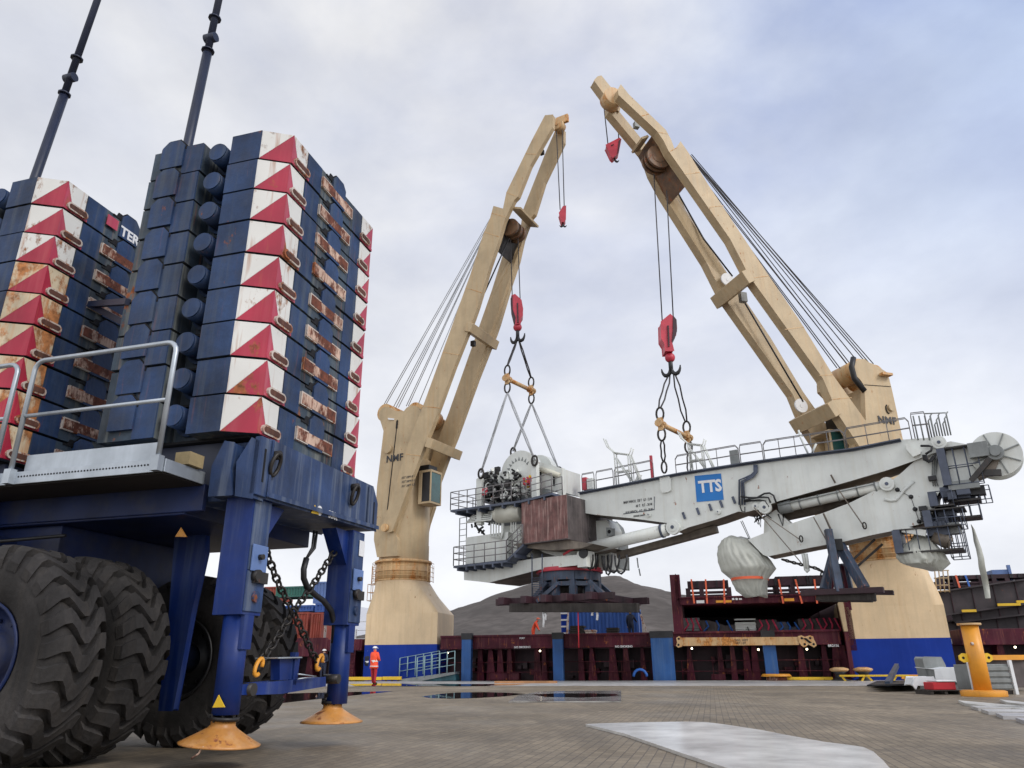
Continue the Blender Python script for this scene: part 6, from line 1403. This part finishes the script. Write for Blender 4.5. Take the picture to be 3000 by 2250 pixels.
# ================================================================== QUAY FURNITURE
def along(x0, x1, y, h=.12, c=42.2): return on(x0, y, SN, c), on(x1, y, SN, c)
for i, (x0, x1, y, r, mm, lb) in enumerate([(1010, 1120, 1988, .09, 'yel', 'worn yellow kerb rail on the quay edge behind the two left workers'), (1122, 1176, 1987, .09, 'yel', 'short worn yellow kerb rail between the red jacket worker and the gangway'), (2302, 2440, 1988, .07, 'yel', 'dull yellow kerb rail on the quay edge left of the double bollards'), (2640, 2760, 1983, .1, 'orange', 'bright yellow kerb beam in front of the right blue pedestal'), (2905, 2945, 1978, .06, 'orange', 'short yellow kerb beam right of the yellow pillar')]):
    A_, B_ = along(x0, x1, y); T_ = thing('kerb_rail', A_.lerp(B_, .5), lb, 'kerb rail', 'yellow kerb rails on the quay edge')
    MB().beam(A_, B_, r*2, r*2).build('rail', mt[mm], T_, bevel=.02); m = MB()
    for k in range(3): q = A_.lerp(B_, (k+.5)/3); m.beam(Vector((q.x, q.y, 0)), q, .12, .12)
    m.build('feet', mt['black'], T_)
for i, (x, y, lb) in enumerate([(2462, 1985, 'left mushroom bollard with yellow cap on the quay edge'), (2532, 1986, 'second mushroom bollard with yellow cap, right of its twin')]):
    q = on(x, y, SN, 41.6); q.z = 0; T_ = thing('bollard', q, lb, 'bollard', 'mushroom bollards on the quay edge'); m = MB()
    m.loft([m.ring(q+Z*z, Z, r, 20) for z, r in [(0, .42), (.05, .42), (.1, .25), (.3, .22), (.42, .36)]]); m.build('post', mt['black'], T_)
    m = MB(); m.loft([m.ring(q+Z*z, Z, r, 20) for z, r in [(.42, .36), (.5, .46), (.56, .42), (.62, .2)]]); m.build('cap', mt['tanr'], T_)
q = on(2275, 1986, SN, 42); q.z = 0; T_ = thing('mooring_cover', q, 'low yellow cover plate on the quay at the foot of the right fender post', 'cover'); MB().cyl(q+Z*.2, q+Z*.32, .75, .65, n=20).build('lid', mt['orange'], T_); MB().cyl(q, q+Z*.2, .5, n=16).build('base', mt['rust'], T_)
for i, (x, y, w_, lb) in enumerate([(2500, 1988, 1.2, 'low yellow trestle between the two bollards'), (2585, 1989, 1.5, 'yellow trestle with bent legs right of the bollards'), (2632, 1990, .9, 'small yellow trestle left of the dark steel scrap')]):
    q = on(x, y, SN, 40.8); q.z = 0; T_ = thing('trestle', q, lb, 'trestle', 'yellow trestles on the quay')
    F = lambda a, b, z: q+SU*a+SN*b+Z*z
    MB().fbox(F, (-w_/2, w_/2), (-.12, .12), (.2, .28)).build('top', mt['yel'], T_, bevel=.01)
    for s in (-1, 1): MB().beam(F(s*w_*.3, 0, 0), F(s*w_*.42, 0, .22), .1, .08).build('leg', mt['yel'], T_)
q = gr(2590, 2007); T_ = thing('steel_plate_stack', q, 'dark oily steel sheets piled on the quay beside the yellow trestles', 'steel sheets'); m = MB()
for k in range(4): m.prism([gr(x, y, .02+.05*k) for x, y in [(2540+8*k, 2010), (2570+6*k, 1998), (2700-5*k, 1996), (2720, 2006)]], Z*.04)
m.build('sheets', mt['black'], T_)
MB().beam(gr(2600, 2004, .2), gr(2600, 2004, 0)+Vector((1.1, 1.2, .7)), .15, .15).build('bar', mt['slate'], T_)
ql = gr(1450, 1999); o = MB().beam(gr(1450, 1998.5, .06), gr(1632, 1998, .06), .25, .1).build('timber_sleeper', mat('orange brown timber', (.4, .2, .09), .8, .2), loc=ql); tag(o, 'long orange brown timber lying on the quay edge between the blue fender posts', 'timber')
q = on(1876, 1982, SN, 42.7); o = MB().tube([q+SU*(.35*math.cos(a))+Z*(.35*math.sin(a)) for a in [i*math.pi/8 for i in range(9)]], .07, 8).build('hose_arch', mt['bstrap'], loc=q); tag(o, 'small bright blue hose arch by the wide blue fender post', 'hose')
# yellow pillar
q = gr(2884, 2040); YP = thing('yellow_pillar', q, 'yellow orange steel stand pillar with lugs and flanged top on a round base', 'pillar')
yc = q.y; zt_ = onY((2832, 1832), yc).z
rp = .205
MB().cyl(q+Z*.1, q+Z*(zt_), rp, n=32).build('column', mt['orange'], YP)
MB().cyl(q, q+Z*.13, .52, n=36).cyl(q+Z*.13, q+Z*.145, .48, n=36).build('base_plate', mt['orange'], YP, bevel=.01)
MB().cyl(q+Z*zt_, q+Z*(zt_+.05), .28, n=28).build('top_flange', mt['tanr'], YP, bevel=.006)
zl = onY((2860, 1927), yc).z
for s in (-1, 1):
    m = MB().prism([q+Vector((s*x, .0, zl+z)) for x, z in [(rp-.03, -.1), (rp+.12, -.11), (rp+.22, -.05), (rp+.22, .05), (rp+.12, .11), (rp-.03, .1)]], VY*.05); m.build('lug', mt['yel'], YP); c = q+Vector((s*(rp+.12), -.004, zl)); MB().cyl(c, c+VY*.002, .035, n=10).build('lug_hole', mt['gap'], YP)
MB().sphere(onY((2848, 1886), yc-rp), .045, 8, 6).build('nub', mt['pale'], YP)
# boxes, pallet and plastic behind the pillar
def qbox(px, y0, c_y, w_, h_, d_, lb, mm, name, cat, parts=None, rot=0., sc=1.):
    q = gr(px, y0); q = Vector((q.x, q.y, 0)); T_ = thing(name, q, lb, cat); u_ = Vector((math.cos(rot), math.sin(rot), 0)); v_ = Vector((-math.sin(rot), math.cos(rot), 0))
    F = lambda a, b, z: q+u_*(a*sc)+v_*b+Z*(z*sc); return T_, F
T_, F = qbox(2750, 2034, 0, 1, 1, 1, 'wooden pallet carrying a red toolbox, left of the yellow pillar', 'wood', 'pallet', 'pallet', sc=.68)
m = MB()
for a in (-.55, 0, .55): m.fbox(F, (a-.06, a+.06), (-.4, .4), (0, .14))
for b in (-.36, -.12, .12, .36): m.fbox(F, (-.62, .62), (b-.06, b+.06), (.14, .17))
m.build('boards', mt['wood'], T_)
T2 = thing('toolbox', F(.15, 0, .17), 'bright red toolbox with white lid lying on the pallet', 'toolbox'); MB().fbox(F, (-.35, .55), (-.25, .25), (.17, .45)).build('body', mt['redcl'], T2, bevel=.02); MB().fbox(F, (-.2, .6), (-.27, .27), (.46, .53)).build('lid', mt['whitep'], T2, bevel=.02)
T2 = thing('plastic_box', F(-.3, .5, .3), 'open white plastic box standing behind the red toolbox', 'box'); MB().prism([F(-.62, .5, .33), F(-.5, .5, .62), F(.3, .5, .62), F(.42, .5, .33)], VY*.4).build('body', mt['whitep'], T2, bevel=.02); MB().prism([F(-.66, .42, .33), F(-.5, .42, .6), F(-.46, .42, .3), F(-.55, .42, .15)], VY*.05).build('flap', mt['whitep'], T2)
T_, F = qbox(2797, 2030, 0, 1, 1, 1, 'upright scuffed grey steel panel box between the red toolbox and the pillar', 'greyd', 'grey_box', 'box', rot=-.1, sc=.72)
MB().prism([F(-.55, .6, .35), F(.1, .6, .25), F(.2, .6, 1.0), F(.1, .6, 1.3), F(-.55, .6, 1.32), F(-.6, .6, 1.25)], VY*.5).fbox(F, (-.5, .3), (.6, 1.0), (0, .3)).build('body', mt['greyd'], T_, bevel=.02)
T_, F = qbox(2850, 2032, 0, 1, 1, 1, 'grey crate wrapped in white plastic sheet directly behind the yellow pillar', 'greyd', 'wrapped_crate', 'crate')
MB().fbox(F, (-.5, 1.0), (.8, 1.8), (0, .62)).build('body', mt['greyd'], T_, bevel=.01)
m = MB(); r6 = random.Random(9)
pts_ = []
n_ = 9
for j, z in enumerate((.3, .62, .66)):
    for i in range(n_): pts_.append(F(-.55+1.6*i/(n_-1)+r6.uniform(-.04, .04), .76+r6.uniform(-.05, .03)+(1.0 if j == 2 else 0), z+(r6.uniform(-.12, .1) if j == 0 else r6.uniform(0, .06))))
m._a(pts_, [(j*n_+i, j*n_+i+1, (j+1)*n_+i+1, (j+1)*n_+i) for j in range(2) for i in range(n_-1)], 0, False); sh_ = m.build('plastic_sheet', mt['whitep'], T_); sm_ = sh_.modifiers.new('t', 'SOLIDIFY'); sm_.thickness = .02
T_, F = qbox(2935, 2036, 0, 1, 1, 1, 'dark slatted crate with pale corner post right of the yellow pillar', 'crated', 'slatted_crate', 'crate')
m = MB().fbox(F, (-.5, .5), (.3, 1.1), (.12, .75))
for k in range(4): m.fbox(F, (-.52, .52), (.26, .3), (.14+k*.15, .24+k*.15))
m.build('body', mt['greyd'], T_, bevel=.01); MB().fbox(F, (-.58, -.52), (.22, .3), (0, .82)).fbox(F, (.52, .6), (.22, .3), (0, .85)).build('corner_posts', mt['whitep'], T_); MB().fbox(F, (-.4, .5), (.3, 1.0), (0, .1)).build('skid', mt['wood'], T_)
T_, F = qbox(2985, 2028, 0, 1, 1, 1, 'taller dark slatted crate at the very right edge of the quay', 'crated', 'slatted_crate', 'crate')
MB().fbox(F, (-.35, 1), (1.0, 1.8), (.1, .85)).build('body', mt['crated'], T_, bevel=.01); MB().fbox(F, (-.4, 1.05), (.9, .98), (.86, 1.0)).build('yellow_top', mt['orange'], T_)
# ================================================================== PEOPLE
def person(loc, ang, h, label, top, legs, helm, pose, jacket=0., stripe=False):
    ca, sa = math.cos(ang), math.sin(ang)
    W_ = lambda x, y, z: Vector((x*ca-y*sa, x*sa+y*ca, z))*h
    J = {'pel': (0, 0, .53), 'wai': (0, .0, .61), 'che': (0, .0, .74), 'nec': (0, .0, .835), 'hd0': (0, .01, .875), 'hd1': (0, .015, .945)}
    for s, k in ((-1, 'l'), (1, 'r')):
        J.update({'hip'+k: (s*.055, 0, .50), 'kne'+k: (s*.06, .01, .28), 'ank'+k: (s*.06, -.01, .045), 'toe'+k: (s*.068, .08, .015),
                  'sho'+k: (s*.105, 0, .80), 'elb'+k: (s*.135, -.01, .635), 'wri'+k: (s*.135, .05, .49), 'pal'+k: (s*.135, .06, .455)})
    for k_, v_ in pose.items(): J[k_] = v_
    E_ = [('pel', 'wai', 0), ('wai', 'che', 0), ('che', 'nec', 0), ('nec', 'hd0', 2), ('hd0', 'hd1', 2)]
    Rr = {'pel': .082, 'wai': .078, 'che': .095, 'nec': .034, 'hd0': .05, 'hd1': .052}
    for k in 'lr':
        E_ += [('pel', 'hip'+k, 1), ('hip'+k, 'kne'+k, 1), ('kne'+k, 'ank'+k, 1), ('ank'+k, 'toe'+k, 3), ('che', 'sho'+k, 0), ('sho'+k, 'elb'+k, 0), ('elb'+k, 'wri'+k, 0), ('wri'+k, 'pal'+k, 2)]
        Rr.update({'hip'+k: .066, 'kne'+k: .044, 'ank'+k: .032, 'toe'+k: .024, 'sho'+k: .05, 'elb'+k: .036, 'wri'+k: .026, 'pal'+k: .02})
        px_, py_, pz_ = J['pal'+k]; s = -1 if k == 'l' else 1
        for i in range(5):
            nm = 'f%d%s' % (i, k); J[nm] = (px_+(-.018+.009*i), py_+(.028 if i == 4 else .006), pz_-(.02 if i == 4 else .042-.004*abs(i-1.5))); E_.append(('pal'+k, nm, 2)); Rr[nm] = .0055
    names = list(J); idx = {n_: i for i, n_ in enumerate(names)}
    me = D.meshes.new('body'); me.from_pydata([tuple(W_(*J[n_])) for n_ in names], [(idx[a], idx[b]) for a, b, c in E_], [])
    o = D.objects.new('body', me); COL.objects.link(o); md = o.modifiers.new('s', 'SKIN')
    for n_ in names:
        v = me.skin_vertices[0].data[idx[n_]]; r_ = Rr[n_]*h*(1+.25*jacket*(n_ in ('pel', 'wai', 'che') or n_[:3] in ('sho', 'elb'))); v.radius = (r_*(1.25 if n_ in ('pel', 'wai', 'che') else 1), r_)
        v.use_root = n_ == 'pel'
    o.modifiers.new('u', 'SUBSURF').levels = 1
    m2 = D.meshes.new_from_object(o.evaluated_get(bpy.context.evaluated_depsgraph_get())); D.objects.remove(o)
    for x in (mt[top], mt[legs], mt['skin'], mt['black'], mt['refl']): m2.materials.append(x)
    segs = [(W_(*J[a]), W_(*J[b]), c, Rr[a]*h) for a, b, c in E_]
    for p in m2.polygons:
        c = p.center; best = None
        for a, b, k, r_ in segs:
            ab = b-a; t = max(0, min(1, (c-a).dot(ab)/max(1e-9, ab.length_squared))); d = (c-(a+ab*t)).length-r_*.6
            if best is None or d < best[0]: best = (d, k)
        k = best[1]
        if k == 1 and jacket and c.z > h*.44: k = 0
        if stripe and k == 0 and (abs(c.z/h-.60) < .013 or abs(c.z/h-.47) < .012): k = 4
        p.material_index = k; p.use_smooth = True
    o = D.objects.new('person', m2); COL.objects.link(o); o.location = loc; ORIG[o.name] = Vector(loc); tag(o, label, 'person')
    hc = Vector(loc)+W_(*J['hd1'])+Z*(.0)*h
    m = MB(); n = 16; ax = Z
    m.loft([m.ring(hc+Z*(z*h), Z, r*h, n) for z, r in [(.005, .074), (.012, .068), (.03, .064), (.048, .05), (.058, .025)]]); f0 = W_(0, 1, 0)/h
    m.fbox(lambda a, b, z: hc+(W_(1, 0, 0)/h)*a+f0*b+Z*z, (-.045*h, .045*h), (.05*h, .092*h), (.002*h, .012*h)); m.build('helmet', mt[helm], o)
    if jacket:
        m = MB(); b0 = Vector(loc); rg = []
        for z, r in [(.41, .118), (.45, .115), (.53, .108), (.6, .1), (.66, .104), (.74, .112), (.80, .098), (.835, .055)]:
            rg.append([b0+W_(r*1.12*math.cos(t), r*.86*math.sin(t), z) for t in [2*math.pi*i/20 for i in range(20)]])
        m.loft(rg, 0, True, True); jk = m.build('jacket', mt[top], o)
        for z, r in ((.47, .116), (.60, .103)):
            m = MB(); m.loft([[b0+W_(r*1.15*math.cos(t), r*.9*math.sin(t), z+dz) for t in [2*math.pi*i/20 for i in range(20)]] for dz in (-.011, .011)], 0, True, False); m.build('reflective_band', mt['refl'], jk)
    m = MB(); fc = hc-Z*.03*h; xr = W_(1, 0, 0)/h
    m.sphere(fc+f0*.052*h-Z*.005*h, .009*h, 6, 5); m.build('nose', mt['skin'], o)
    m = MB()
    for s in (-1, 1): m.sphere(fc+f0*.046*h+xr*(s*.018*h)+Z*.008*h, .005*h, 6, 5)
    m.build('eyes', mt['black'], o)
    return o
person(gr(1093, 2004), R(-35), 1.74, 'person in red hi-vis jacket, red trousers and white helmet watching the lift from the quay', 'hiviz', 'redcl', 'helm',
       {'elbl': (-.14, .03, .65), 'wril': (-.07, .11, .60), 'pall': (-.04, .125, .60), 'elbr': (.14, .03, .65), 'wrir': (.09, .12, .63), 'palr': (.06, .14, .64), 'ankl': (-.05, .03, .045), 'toel': (-.055, .12, .015), 'hd1': (0, .0, .945)}, jacket=1., stripe=True)
q = gr(1073, 1995.5); person(q, R(-20), 1.76, 'person in dark navy workwear and white helmet standing behind the red jacket worker', 'navycl', 'navycl', 'helm', {'elbl': (-.15, .0, .64), 'wril': (-.1, .1, .62), 'pall': (-.07, .12, .63), 'kner': (.07, .05, .28)}, stripe=True)
q = gr(944, 1996); person(q, R(170), 1.80, 'person with white helmet and blue shoulders partly hidden by the far outrigger leg', 'navycl', 'navycl', 'helm', {'wril': (-.1, .12, .6), 'pall': (-.08, .14, .61)})
q = on(1562, 1862, SN, 50); q.z = q.z-.55; person(q, R(-100), 1.72, 'stooping person in orange coveralls on the ship, left of the blue container', 'hiviz', 'hiviz', 'strap',
       {'che': (0, .09, .73), 'nec': (0, .15, .82), 'hd0': (0, .17, .85), 'hd1': (0, .2, .91), 'shol': (-.1, .11, .79), 'shor': (.1, .11, .79), 'elbl': (-.12, .16, .64), 'elbr': (.12, .16, .64), 'wril': (-.08, .22, .54), 'wrir': (.08, .22, .54), 'pall': (-.07, .24, .51), 'palr': (.07, .24, .51), 'wai': (0, .03, .62)})
q = on(1850, 1860, SN, 47); q.z = q.z-.35; person(q, R(-30), 1.78, 'person in dark clothes and red helmet standing before the blue container on the ship', 'navycl', 'navycl', 'hook', {'elbr': (.13, .08, .68), 'wrir': (.12, .2, .64), 'palr': (.12, .23, .64)})
# labels: nothing else; final render settings are left to the renderer
